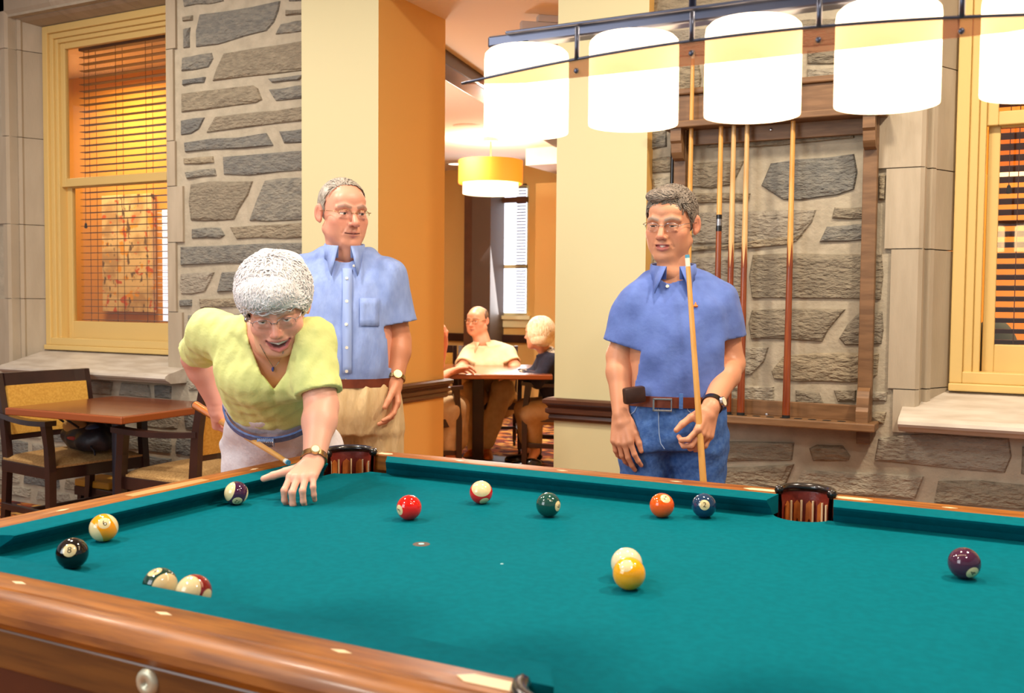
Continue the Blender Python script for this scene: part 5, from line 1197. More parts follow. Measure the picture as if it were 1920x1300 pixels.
def man_polo():
    z = 3.16; K = z/F_PX; base = cp(1265, 745, z); s, f, u = torso_frame(base)
    def q(px, py, dz=0.): return cp(px, py, z+dz)
    SK = (214, 150, 116); neckb = q(1262, 515, .05)
    hv = q(1244, 424, -.02); fd = n3(f+s*.33-u*.16)
    hV, hF, hC, B, O = head(hv-(0, 0, 0), fd, .03, .99, SK, 'talk', neck=neckb, neck_r=(.047, .056), jowl=0, brow=(150, 138, 126), squint=.003, thin=.96)
    shR, shL = q(1193, 566, .04), q(1350, 563, .05)
    elR, wrR = q(1161, 668, .05), q(1164, 776, -.02); elL, wrL = q(1372, 682, .05), q(1333, 764, -.16)
    armR = arm_ops(shR, elR, wrR, (.046, .040, .041, .027)); dR = n3(q(1168, 850, -.05)-wrR)
    armR += hand_ops(wrR, dR, s*-.35-f*.75, f*.9-s*.35, [(.35, .35, .25)]*2+[(.45, .45, .3)]*2, thumb=(.9, .35, .15))
    gp = q(1314, 797, -.25); dL = n3(n3(q(1300, 808, -.22)-wrL)+0*u)
    cueT, cueB = cp(1288.5, 478, 2.96), cp(1352, 1370, 2.93)
    ca = n3(cueB-cueT)
    grip = cueT+ca*((gp-cueT)@ca)
    armL = arm_ops(shL, elL, wrL, (.046, .041, .042, .028))
    dL = n3(n3(grip-wrL)*.8+ca*.55); armL += hand_ops(wrL, dL, s*.55-f*.55, -u*.2+s*.3+f*.2-ca*.8, [(.55, 1.0, .75), (.55, 1.0, .75), (.5, .95, .75), (.35, .65, .5)], thumb=(.72, .45, .45))
    st = lambda m: [(q(1262, 762, .03), .168-m, .118-m, s, f), (q(1263, 735, .03), .172-m, .125-m, s, f), (q(1265, 690, .03), .172-m, .128-m, s, f), (q(1266, 625, .03), .172-m, .122-m, s, f), (q(1268, 580, .04), .165-m, .110-m, s, f), (q(1268, 552, .05), .135-m, .090-m, s, f), (q(1266, 528, .05), .080-m, .070-m, s, f)]
    tor = [('u', loft(st(.018)), 0), ('u', cap(shR, shL, .036), .05), ('u', cap(neckb+u*.05, neckb, .050, .054), .03)]
    parts = [(hV, hF, hC), skin_part(armR, .0027, SK), skin_part(armL, .0027, SK), skin_part(tor, .010, SK)]
    root = person_root(parts, 'man in blue polo shirt and jeans standing with an upright cue by the rack')
    u1, t1 = sleeve_ops(shR, shR+(elR-shR)*.80, .055, .066); u2, t2 = sleeve_ops(shL, shL+(elL-shL)*.62, .055, .068)
    sho = [('u', loft(st(0)), 0), ('u', chain([shR, q(1228, 530, .06), q(1300, 528, .06), shL], [.050, .046, .046, .050]), .05)]+u1+u2+[('n', wob(.005, 26, 3, (1, 1, .7)), 0), ('n', wob(.003, 60, 4, (1, 1, .5)), 0)]+t1+t2
    sho += [('s', cap(neckb-u*.01+f*.01, neckb+u*.15, .063, .066), .008), ('i', half(q(1262, 752, 0), -u), 0)]
    v, fc = sdf_mesh(sho, .0052); shirt = fast_obj('polo_shirt', v, fc, 'polo_blue', root)
    collar(neckb+u*.012+f*.012, s, f, u, .066, .070, 'polo_blue', root, .048, .085, .030, .30)
    hit = lambda px, py: ray_hit_front([shirt], CC, n3(ray(px, py)))
    a, b = hit(1246, 520), hit(1253, 575)
    if a and b:
        m = MB(); w = .021; L1 = [hit(1238+i*1.2, 512+i*8) for i in range(8)]; L2 = [hit(1262+i*.9, 512+i*8) for i in range(8)]
        if all(L1) and all(L2):
            V = [tuple(x[1]+x[2]*.003) for x in L1]+[tuple(x[1]+x[2]*.003) for x in L2]; pk = MB().add(V, [(i, i+1, 9+i, 8+i) for i in range(7)]).build('placket', 'polo_blue', shirt); pk.modifiers.new('t', 'SOLIDIFY').thickness = .004
        c = hit(1252, 538); button(c[1]+c[2]*.004, c[2], shirt)
    e = hit(1304, 574)
    if e:
        v, fc = sdf_mesh([('u', ell(e[1], (.008, .008, .004)), 0), ('u', cap(e[1]+u*.003, e[1]+u*.011, .004, .002), 0), ('u', cap(e[1]-u*.003-s*.004, e[1]-u*.011-s*.005, .002), 0), ('u', cap(e[1]-u*.003+s*.004, e[1]-u*.011+s*.006, .002), 0)], .0018); fast_obj('chest_emblem', v, fc, 'orange_thread', shirt)
    hip = q(1262, 800, .03); cr = q(1264, 865, .03)
    foR, foL = np.array((*(hip-s*-.10)[:2], .06)), np.array((*(hip-s*.12)[:2], .06))
    hR, hL = hip+s*.085-u*.06, hip-s*.085-u*.06; kR, kL = (hR+foR)/2+f*.01, (hL+foL)/2+f*.01
    pants = [('u', loft([(q(1262, 742, .03), .163, .118, s, f), (q(1262, 775, .03), .166, .122, s, f), (hip, .170, .124, s, f), (hip-u*.06, .168, .118, s, f)]), 0)]
    for h_, k_, o_ in ((hR, kR, foR), (hL, kL, foL)): pants += [('u', cap(h_, k_, .090, .068), .03), ('u', cap(k_, o_, .068, .058), .02)]
    pants += [('n', wob(.006, 30, 6, (1, 1, 1.3)), 0)]
    v, fc = sdf_mesh(pants, .008); jn = fast_obj('jeans', v, fc, 'denim', root)
    for nm, pl in (('pocket_seam', ((1172, 778), (1182, 778), (1190, 772), (1195, 762))), ('pocket_seam', ((1287, 760), (1290, 770), (1297, 776), (1306, 778))), ('fly_seam', ((1235, 766), (1235, 790), (1236, 815), (1239, 832), (1246, 842)))):
        hs = [ray_hit_front([jn], CC, n3(ray(*p))) for p in pl]; hs = [tuple(h[1]+h[2]*.001) for h in hs if h]
        if len(hs) > 2: MB().tube(hs, .0016, 5).build(nm, 'seam_pale', jn)
    V, Fc = ring_band(q(1262, 748, .03), s, f, u, .170, .124, .034, .005, 2.0); be = MB().add(V, Fc).build('belt', 'belt_leather', root, smooth=True, auto=.7)
    bc = q(1243, 752, .03)+f*.126
    mb = MB(); Mx = Matrix(((s[0], f[0], 0, bc[0]), (s[1], f[1], 0, bc[1]), (0, 0, 1, bc[2]), (0, 0, 0, 1)))
    for lo, hi in (((-.030, -.002, -.021), (.030, .004, -.015)), ((-.030, -.002, .015), (.030, .004, .021)), ((.024, -.002, -.021), (.030, .004, .021)), ((-.030, -.002, -.021), (-.026, .003, .021))): mb.box(lo, hi, .001, Mx)
    mb.build('buckle', 'steel', be)
    ph = cp(1189, 741, 3.07); Mp = Matrix(((s[0], f[0], 0, ph[0]), (s[1], f[1], 0, ph[1]), (0, 0, 1, ph[2]), (0, 0, 0, 1))) @ Matrix.Rotation(.5, 4, 'Z') @ Matrix.Rotation(.1, 4, 'Y')
    MB().box((-.036, -.014, -.026), (.036, .014, .026), .008, Mp).build('phone_holster', 'leather_dark', be, smooth=True, auto=.6)
    mbL = cp(1277, 753, 3.035); MB().box((-.006, -.003, -.024), (.006, .003, .024), .001, Matrix(((s[0], f[0], 0, mbL[0]), (s[1], f[1], 0, mbL[1]), (0, 0, 1, mbL[2]), (0, 0, 0, 1)))).build('belt_loop', 'denim', be)
    wristband(wrL+n3(elL-wrL)*.018, n3(elL-wrL), .031, .018, 'leather_black', -s*.8+f*.6+u*.2, 'steel', root)
    shoe(foR, f, 'shoe_brown', root); shoe(foL, f, 'shoe_brown', root)
    glasses(B, O, .99, 'wire_silver', root, 'half', .0225, .0135)
    fr = [(-.09, -.05), (-.06, -.025), (-.03, .004), (0, .014), (.03, .030), (.055, .046), (.072, .072), (.085, .10), (.13, .2)]; zl = [(-.13, -.045), (-.06, -.050), (-.02, -.015), (.01, -.02), (.02, .02), (.2, .05)]
    hr = hair_shell(B, O, .99, [ell((0, -.014, .040), (.0785, .098, .084)), ell((.01, .045, .093), (.055, .045, .026))], fr, zl, 'hair_grey', parent=root, amp=.004, freq=150)
    strands(B, O, .99, (0, -.013, .041), (.079, .099, .0855), 2600, .030, lambda p: np.stack([p[:, 0]*3+.15, -.55+p[:, 1]*0-.4*(p[:, 2] < .06), -.25-1.2*(p[:, 2] < .07)], 1), [(a, b+.004) for a, b in fr], zl, 'hair_grey', hr, .0011, .05, 2, .5)
    strands(B, O, .99, (.01, .045, .093), (.056, .046, .027), 700, .03, lambda p: np.stack([.8+0*p[:, 0], -.5+0*p[:, 0], .1+0*p[:, 0]], 1), [(-.2, .0), (.078, .09), (.2, .3)], [(-.2, .08), (.2, .08)], 'hair_grey', hr, .0010, .05, 12, .4, name='front_strands')
    cue(cueT, (cueB[0], cueB[1], .0) if cueB[2] < .0 else cueB, 'upright cue held by the man in the blue polo shirt', 'plain', .0070, .0150, 'cue_butt_orange', 'maple')
    return root
man_polo()
# ------------------------------------------------------------------ the woman leaning over the table
M('tee_yellow', (226, 232, 150), (218, 224, 140), 20, .85, bump=.5, bscale=12, sheen=.1, pos=True, bdist=.022)
M('slacks_white', (236, 234, 240), (226, 224, 230), 20, .85, bump=.5, bscale=16, pos=True, bdist=.02); M('belt_blue', (70, 96, 158), (100, 128, 186), 60, .5, pos=True)
M('buckle_blue', (140, 168, 214), (84, 112, 172), 90, .4, pos=True); M('rhinestone', (220, 224, 240), rough=.1, metal=.8); M('gem_blue', (50, 60, 140), rough=.05, coat=1.)
def woman():
    q = cp; SK = (232, 170, 146)
    A = [(540, 862, 3.20), (530, 838, 3.15), (522, 800, 3.06), (514, 758, 2.94), (508, 708, 2.84), (506, 668, 2.78), (508, 642, 2.75), (510, 625, 2.74)]
    ab = [(.190, .130), (.188, .132), (.155, .112), (.142, .108), (.150, .118), (.155, .110), (.125, .085), (.075, .060)]
    P = [q(*a) for a in A]; hipc = P[1]; s = n3(np.array((-CR[0], -CR[1], 0))); f0 = np.array((0, 0, 1.)); f0 = n3(np.cross([0, 0, 1.], s)); u = np.array((0, 0, 1.))
    st = lambda m: [(p, a-m, b-m, s, f0) for p, (a, b) in zip(P, ab)]
    shR, shL = q(398, 622, 2.82), q(583, 640, 2.68)
    elR, wrR = q(366, 672, 3.06), q(401, 752, 3.15); elL, wrL = q(603, 762, 2.63), q(588, 866, 2.51)
    neckb = q(511, 640, 2.70); eye = q(515, 600, 2.585)
    tocam = n3(CC-eye); fd = n3(np.array((tocam[0], tocam[1], 0))+s*.06-u*.50)
    hV, hF, hC, B, O = head(eye, fd, -.13, .97, SK, 'smile', neck=neckb, neck_r=(.044, .052), brow=(176, 150, 136), squint=.0012, ear=True, nose=.95, gaze=(-.1, .9, .35))
    armR = arm_ops(shR, elR, wrR, (.046, .040, .038, .026)); gR = q(405, 784, 3.20)
    tipP, buttP = q(541, 868, 2.64), q(367, 760, 3.44); ca = n3(tipP-buttP); grip = buttP+ca*((gR-buttP)@ca)
    dR = n3(grip-wrR-ca*.02); armR += hand_ops(wrR, n3(dR+ca*.1), s*-.8+f0*-.1+ca*0, f0*.3+ca*.9, [(.9, 1.3, .8)]*4, thumb=(.80, .15, .5))
    armL = arm_ops(shL, elL, wrL, (.050, .043, .043, .027)); kn = q(566, 896, 2.43)
    armL += hand_ops(wrL, n3(kn-wrL), -u+.2*f0*0, s, [(.45, .95, .55), (.40, 1.0, .6), (.40, 1.0, .6), (.45, .9, .5)], spread=(.14, .02, -.10, -.25), thumb=(.30, .94, .14), tcurl=(.06, .05), sc=.96)
    tor = [('u', loft(st(.013)), 0), ('u', cap(shR, shL, .042), .05), ('u', cap(neckb+u*.05, neckb, .046, .052), .03)]
    parts = [(hV, hF, hC), skin_part(armR, .0027, (228, 166, 148)), skin_part(armL, .0025, SK), skin_part(tor, .0065, (222, 152, 126))]
    root = person_root(parts, 'white-haired woman in yellow top leaning over the table with a cue')
    u1, t1 = sleeve_ops(shR, q(374, 658, 2.98), .064, .060); u2, t2 = sleeve_ops(shL, shL+(elL-shL)*.80, .066, .066)
    ops = [('u', loft(st(0)), 0), ('u', cap(shR-s*.0, shL, .046), .06), ('u', ell(q(470, 712, 2.74), (.07, .06, .06)), .06), ('u', ell(q(548, 712, 2.72), (.07, .06, .06)), .06)]+u1+u2
    ops += [('n', wob(.005, 24, 13, (1, 1, .8)), 0), ('n', wob(.0025, 55, 14), 0)]+t1+t2
    # V neckline, cut along the line of sight of someone standing before her
    def vneck(X, Y, Z):
        px, py, pz = X-CC[0], Y-CC[1], Z-CC[2]; w = px*CF[0]+py*CF[1]+pz*CF[2]; x = 960+F_PX*(px*CR[0]+py*CR[1]+pz*CR[2])/w; y = 650+F_PX*(px*CD[0]+py*CD[1]+pz*CD[2])/w
        cx = 507+(y-600)*.055; hw = np.interp(y, [560, 600, 640, 700, 731], [46, 46, 43, 24, 0]); return np.maximum(np.abs(x-cx)-hw, w-2.88)*.0014
    ops += [('s', (vneck, None, None), .004), ('i', half(q(512, 746, 2.93), n3(P[2]-P[3])), .01)]
    v, fc = sdf_mesh(ops, .0050); shirt = fast_obj('yellow_top', v, fc, 'tee_yellow', root)
    fR, fL = np.array((P[1]+s*.10+f0*-.10)), np.array((P[1]-s*.12+f0*-.05)); fR[2] = .06; fL[2] = .06
    hR, hL = P[1]+s*.09-u*.06, P[1]-s*.09-u*.06
    ops = [('u', loft([(P[3]+(P[4]-P[3])*.25, .145, .106, s, f0), (P[2]+(P[3]-P[2])*.4, .152, .110, s, f0), (P[1]+(P[2]-P[1])*.4, .176, .128, s, f0), (P[1], .190, .134, s, f0), (P[1]-u*.08, .190, .130, s, f0)]), 0)]
    for h_, o_ in ((hR, fR), (hL, fL)): ops += [('u', cap(h_, (h_+o_)/2, .098, .072), .03), ('u', cap((h_+o_)/2, o_, .072, .062), .02)]
    ops += [('n', wob(.006, 34, 16, (1, 1, 1.6)), 0)]
    v, fc = sdf_mesh(ops, .0075); fast_obj('slacks', v, fc, 'slacks_white', root)
    ax = n3(P[3]-P[2]); bc = P[2]+(P[3]-P[2])*1.02; fr_ = np.cross(ax, s); fr_ = fr_ if fr_@(CC-bc) > 0 else -fr_
    V, Fc = ring_band(bc, s, fr_, ax, .145, .119, .028, .006, 2.0); be = MB().add(V, Fc).build('belt', 'belt_blue', root, smooth=True, auto=.7)
    bp = bc+fr_*.132+s*.006; Mx = Matrix(((s[0], fr_[0], ax[0], bp[0]), (s[1], fr_[1], ax[1], bp[1]), (s[2], fr_[2], ax[2], bp[2]), (0, 0, 0, 1))); bk = MB().box((-.024, -.004, -.019), (.024, .004, .019), .002, Mx).build('buckle', 'buckle_blue', be)
    g = MB()
    for i in range(9):
        for zz in (-.016, .016): g.sphere(tuple(Mx @ Vector((-.022+i*.0055, -.005, zz))), .0022, 6, 4); g.sphere(tuple(Mx @ Vector((-.022+i*.0055, .005, zz))), .0022, 6, 4)
    for i in range(6):
        for xx in (-.022, .022): g.sphere(tuple(Mx @ Vector((xx, .005, -.014+i*.0055))), .0022, 6, 4); g.sphere(tuple(Mx @ Vector((xx, -.005, -.014+i*.0055))), .0022, 6, 4)
    g.build('rhinestones', 'rhinestone', bk, smooth=True)
    wd = n3(elL-wrL); wristband(wrL+wd*.012, wd, .031, .014, 'wire_gold', CC-wrL, 'brass', root, 'wristwatch', .012)
    # necklace
    nk = [ray_hit_front([root], CC, n3(ray(x, y))) for x, y in ((535, 645), (530, 662), (523, 678), (514, 690), (505, 676), (496, 660), (488, 645))]
    nk = [tuple(h[1]+h[2]*.002) for h in nk if h]
    if len(nk) > 2: MB().tube(nk, .0009, 5).build('necklace', 'wire_silver', root)
    h = ray_hit_front([root], CC, n3(ray(512, 692)))
    if h: MB().sphere(h[1]+h[2]*.004, (.004, .004, .007), 8, 6).build('pendant', 'gem_blue', root)
    e = O+B@np.array((.084, .0, -.030)); MB().sphere(e, (.006, .006, .008), 10, 6).build('earring', 'steel', root, smooth=True)
    glasses(B, O, .97, 'wire_silver', root, 'half', .025, .0165, .103)
    fr = [(-.10, -.05), (-.06, -.005), (-.03, .018), (0, .034), (.022, .048), (.034, .066), (.040, .3), (.2, .3)]; zl = [(-.16, -.055), (-.08, -.060), (-.02, -.035), (.02, -.015), (.05, .012), (.07, .036), (.2, .042)]
    hr = hair_shell(B, O, .97, [ell((0, -.022, .040), (.096, .108, .090)), ell((.02, .055, .070), (.072, .052, .043)), ell((-.035, .05, .066), (.052, .047, .043)), ell((0, -.05, .085), (.085, .075, .062)), ell((0, -.06, .0), (.086, .07, .06))], fr, zl, 'hair_white', parent=root, amp=.007, freq=55, seed=5)
    flow = lambda p: np.stack([p[:, 0]*9+np.sign(p[:, 0])*.25, np.where(p[:, 1] > -.01, .55, -.55)+p[:, 1]*3, -.30-1.1*(p[:, 1] < 0.04)-3*(.06-p[:, 2])], 1)
    strands(B, O, .97, (0, -.018, .046), (.100, .114, .098), 5200, .065, flow, [(a, b+.03) for a, b in fr], zl, 'hair_white', hr, .0010, .085, 8, .6, seg=7)
    strands(B, O, .97, (.008, .050, .070), (.080, .062, .052), 1300, .034, lambda p: np.stack([p[:, 0]*10, .8+0*p[:, 0], -1.0+0*p[:, 0]], 1), [(-.2, .0), (.028, .3), (.2, .3)], [(-.2, .2), (.045, .2), (.05, .056), (.2, .056)], 'hair_white', hr, .0010, .07, 9, .45, name='fringe_strands')
    shoe(fR, f0, 'shoe_brown', root); shoe(fL, f0, 'shoe_brown', root)
    cue(tipP, buttP, 'cue slanting down from the hand of the leaning woman', 'plain', .0068, .0150, 'cue_butt_orange', 'maple')
    return root
woman()
# ------------------------------------------------------------------ the tall man in the oxford shirt
M('oxford_blue', (142, 164, 218), (128, 150, 206), 24, .85, bump=.4, bscale=11, pos=True, stretch=(1.5, 1.5, .7), bdist=.025); M('chinos', (214, 186, 140), (202, 172, 124), 20, .85, bump=.6, bscale=14, pos=True, stretch=(2, 2, .5), bdist=.025)
M('placket_blue', (150, 172, 224), rough=.85)
def man_oxford():
    z = 3.47; q = lambda px, py, dz=0.: cp(px, py, z+dz); base = q(648, 712); s, f, u = torso_frame(base); SK = (222, 156, 130)
    neckb = q(646, 478, .05); eye = q(660, 401, -.03); fd = n3(f-s*.42-u*.10)
    hV, hF, hC, B, O = head(eye, fd, .0, 1.03, SK, 'closed', neck=neckb, neck_r=(.054, .060), jowl=0, brow=(140, 112, 98), thin=.98, nose=1.12, squint=.001, gaze=(-.2, 1, -.15))
    shL, shR = q(727, 520, .05), q(560, 515, .08); elL, wrL = q(747, 640, .07), q(741, 712, .0); elR, wrR = q(520, 620, .12), q(525, 715, .0)
    dL = n3(q(742, 775, -.04)-wrL)
    armL = arm_ops(shL, elL, wrL, (.050, .044, .045, .030))+hand_ops(wrL, dL, s*.75+f*.1, f*.9+s*.3, [(.35, .45, .3), (.4, .5, .3), (.5, .6, .4), (.5, .6, .4)], thumb=(.85, .35, .35))
    armR = arm_ops(shR, elR, wrR, (.050, .044, .045, .030))+hand_ops(wrR, -u, -s, f, [(.4, .4, .3)]*4)
    st = lambda m: [(q(652, 722, .03), .178-m, .130-m, s, f), (q(650, 695, .03), .186-m, .142-m, s, f), (q(648, 650, .03), .188-m, .145-m, s, f), (q(646, 590, .04), .190-m, .136-m, s, f), (q(645, 540, .05), .180-m, .116-m, s, f), (q(645, 510, .06), .145-m, .092-m, s, f), (q(646, 488, .06), .085-m, .070-m, s, f)]
    tor = [('u', loft(st(.018)), 0), ('u', cap(shR, shL, .036), .05), ('u', cap(neckb+u*.05, neckb, .05, .054), .03)]
    root = person_root([(hV, hF, hC), skin_part(armL, .0028, (206, 138, 104)), skin_part(armR, .005, SK), skin_part(tor, .010, SK)], 'tall grey-haired man in light blue shirt and chinos standing behind the woman')
    u1, t1 = sleeve_ops(shR, shR+(elR-shR)*.8, .060, .070); u2, t2 = sleeve_ops(shL, shL+(elL-shL)*.72, .058, .080)
    ops = [('u', loft(st(0)), 0), ('u', chain([shR, q(608, 488, .07), q(690, 488, .07), shL], [.052, .048, .048, .052]), .06)]+u1+u2+[('n', wob(.006, 24, 23, (1.2, 1.2, .5)), 0), ('n', wob(.0035, 60, 24, (1.2, 1.2, .4)), 0)]+t1+t2
    ops += [('s', cap(neckb-u*.01+f*.015, neckb+u*.15, .060, .064), .008), ('i', half(q(650, 714, 0), -u), 0)]
    v, fc = sdf_mesh(ops, .0055); shirt = fast_obj('oxford_shirt', v, fc, 'oxford_blue', root)
    collar(neckb+u*.016+f*.014, s, f, u, .064, .068, 'oxford_blue', root, .05, .105, .030, .32, .018)
    hit = lambda px, py: ray_hit_front([shirt], CC, n3(ray(px, py)))
    L1 = [hit(642.5, 505+i*13) for i in range(16)]; L2 = [hit(659.5, 505+i*13) for i in range(16)]
    if all(L1) and all(L2):
        V = [tuple(x[1]+x[2]*.0025) for x in L1]+[tuple(x[1]+x[2]*.0025) for x in L2]; pk = MB().add(V, [(i, i+1, 17+i, 16+i) for i in range(15)]).build('placket', 'placket_blue', shirt, smooth=True); pk.modifiers.new('t', 'SOLIDIFY').thickness = .003
    for py in (524, 566, 609, 652, 696):
        c = hit(650, py)
        if c: button(c[1]+c[2]*.005, c[2], shirt)
    for px, py in ((622, 503), (663, 502)):
        c = hit(px, py)
        if c: button(c[1]+c[2]*.012, c[2], shirt, r=.005)
    pk = [[hit(674+i*9, 560+j*13) for i in range(5)] for j in range(5)]
    if all(all(r) for r in pk):
        V = [tuple(x[1]+x[2]*.003) for r in pk for x in r]; o = MB().add(V, [(j*5+i, j*5+i+1, (j+1)*5+i+1, (j+1)*5+i) for i in range(4) for j in range(4)]).build('chest_pocket', 'oxford_blue', shirt, smooth=True); o.modifiers.new('t', 'SOLIDIFY').thickness = .002
    hip = q(656, 765, .03); foR, foL = hip+s*.10, hip-s*.14; foR[2] = foL[2] = .06; hR, hL = hip+s*.09-u*.08, hip-s*.09-u*.08
    ops = [('u', loft([(q(652, 712, .03), .176, .128, s, f), (q(654, 735, .03), .186, .136, s, f), (hip, .190, .138, s, f), (hip-u*.08, .186, .128, s, f)]), 0)]
    for h_, o_ in ((hR, foR), (hL, foL)): ops += [('u', cap(h_, (h_+o_)/2, .100, .078), .03), ('u', cap((h_+o_)/2, o_, .078, .066), .02)]
    ops += [('n', wob(.007, 30, 26, (1.6, 1.6, .5)), 0)]
    v, fc = sdf_mesh(ops, .008); fast_obj('chinos', v, fc, 'chinos', root)
    V, Fc = ring_band(q(651, 714, .03), s, f, u, .180, .134, .030, .005, 2.0); be = MB().add(V, Fc).build('belt', 'belt_leather', root, smooth=True, auto=.7)
    bc = q(636, 714, .03)+f*.138; MB().box((-.018, -.003, -.016), (.018, .003, .016), .002, Matrix(((s[0], f[0], 0, bc[0]), (s[1], f[1], 0, bc[1]), (0, 0, 1, bc[2]), (0, 0, 0, 1)))).build('buckle', 'brass', be)
    wristband(wrL+n3(elL-wrL)*.004, n3(elL-wrL), .033, .013, 'wire_gold', f*.9-s*.1, 'brass', root, 'wristwatch', .015)
    shoe(foR, f, 'shoe_brown', root); shoe(foL, f, 'shoe_brown', root)
    glasses(B, O, 1.03, 'wire_gold', root, 'half', .0225, .015, .1015)
    fr = [(-.09, -.06), (-.05, -.028), (-.02, -.004), (.0, .004), (.03, .010), (.06, .018), (.082, .030), (.096, .050), (.106, .075), (.14, .12)]; zl = [(-.13, -.05), (-.06, -.055), (-.022, -.012), (.0, -.004), (.02, .0), (.2, .03)]
    hr = hair_shell(B, O, 1.03, [ell((0, -.014, .036), (.0785, .0975, .083))], fr, zl, 'hair_silver', parent=root, amp=.002, freq=160)
    strands(B, O, 1.03, (0, -.014, .037), (.0785, .098, .084), 1500, .06, lambda p: np.stack([p[:, 0]*4-.5*(p[:, 2] > .08), -.8+0*p[:, 0], -.5-(p[:, 2] < .08)*.6], 1), [(a, b+.006) for a, b in fr], zl, 'hair_silver', hr, .0010, .012, 4, .18)
    return root
man_oxford()
# ------------------------------------------------------------------ people seated in the lounge
M('polo_cream', (232, 214, 172), (222, 202, 158), 20, .85, pos=True); M('khaki', (216, 192, 152), (202, 176, 136), 20, .85, pos=True); M('khaki_dark', (186, 154, 112), (172, 140, 100), 20, .85, pos=True)
M('navy_knit', (34, 36, 58), (26, 28, 46), 40, .9, pos=True); M('lace', (216, 200, 170), (60, 56, 66), 70, .8, pos=True, lo=.45, hi=.55); M('skirt_grey', (120, 108, 92), (104, 92, 78), 20, .85, pos=True); M('sandal', (60, 46, 36), rough=.5)
def limb(ops_, a, b, c, r, k=.03): return ops_+[('u', cap(a, b, r[0], r[1]), k), ('u', cap(b, c, r[1], r[2]), k)]
def lounge_man():
    q = cp; z = 8.35; SK = (226, 160, 124); u = np.array((0, 0, 1.)); base = q(915, 700, z); s, f, _ = torso_frame(base)
    neckb = q(905, 645, z); eye = q(886, 603, z-.06); fd = n3(f+s*.55-u*.08)
    hV, hF, hC, B, O = head(eye, fd, 0, 1.04, SK, 'closed', vox=.004, neck=neckb, neck_r=(.064, .070), fat=.009, jowl=1, brow=(150, 120, 96))
    sR, sL = q(880, 668, z), q(951, 664, z); eR, wR = q(866, 692, z-.15), q(858, 697, z-.5); eL, wL = q(966, 690, z-.1), q(962, 706, z-.3)
    A1 = arm_ops(sR, eR, wR, (.055, .05, .05, .034))+hand_ops(wR, n3(q(846, 697, z-.6)-wR), -u, -f, [(.2, .3, .2)]*4); A2 = arm_ops(sL, eL, wL, (.055, .052, .052, .036))+hand_ops(wL, n3(f*.6+s*.5-u*.4), -u, s, [(.3, .4, .3)]*4)
    st = lambda m: [(q(918, 745, z), .20-m, .17-m, s, f), (q(916, 715, z), .225-m, .20-m, s, f), (q(914, 690, z), .22-m, .20-m, s, f), (q(912, 668, z), .20-m, .15-m, s, f), (q(910, 652, z), .13-m, .09-m, s, f)]
    tor = [('u', loft(st(.02)), 0), ('u', cap(sR, sL, .05), .05)]
    root = person_root([(hV, hF, hC), skin_part(A1, .006, SK), skin_part(A2, .006, SK), skin_part(tor, .014, SK)], 'seated balding man in cream polo shirt behind the lounge table')
    u1, t1 = sleeve_ops(sR, sR+(eR-sR)*.75, .07, .08); u2, t2 = sleeve_ops(sL, sL+(eL-sL)*.75, .07, .08)
    v, fc = sdf_mesh([('u', loft(st(0)), 0), ('u', chain([sR, q(895, 651, z), q(925, 650, z), sL], [.065, .055, .055, .065]), .06)]+u1+u2+[('n', wob(.008, 18, 33), 0)]+t1+t2+[('s', cap(neckb, neckb+u*.15, .062), .01)], .010); sh = fast_obj('polo_shirt', v, fc, 'polo_cream', root)
    collar(neckb+u*.005, s, f, u, .074, .074, 'polo_cream', root, .05, .09, .03, .35)
    h1, h2 = q(895, 752, z), q(938, 752, z); k1, k2 = q(885, 735, z-.42), q(943, 730, z-.42); a1, a2 = q(893, 838, z-.30), q(912, 828, z-.42)
    v, fc = sdf_mesh(limb(limb([('u', cap(h1, h2, .15), .05)], h1, k1, a1, (.12, .095, .07)), h2, k2, a2, (.12, .095, .07))+[('n', wob(.008, 20, 34), 0)], .012); fast_obj('trousers', v, fc, 'khaki', root)
    shoe(a1, f+s*.4, 'leather_tan', root, .3); shoe(a2, f-s*.1, 'leather_tan', root, .3)
    glasses(B, O, 1.04, 'wire_gold', root, 'full', .023, .016, .101, thick=.0016)
    fr = [(-.09, -.06), (-.05, -.03), (0, -.005), (.04, .008), (.06, .004), (.08, -.02), (.1, -.08)]; zl = [(-.13, -.05), (-.06, -.055), (-.02, -.01), (.2, .03)]
    hair_shell(B, O, 1.04, [ell((0, -.014, .036), (.084, .101, .085))], fr, zl, 'hair_brown', vox=.005, parent=root)
    armchair((base[0]-f[0]*.02, base[1]-f[1]*.02, 0), math.atan2(f[1], f[0])-math.pi/2, 'lounge armchair under the seated man in the cream polo shirt', 'lounge armchairs', True)
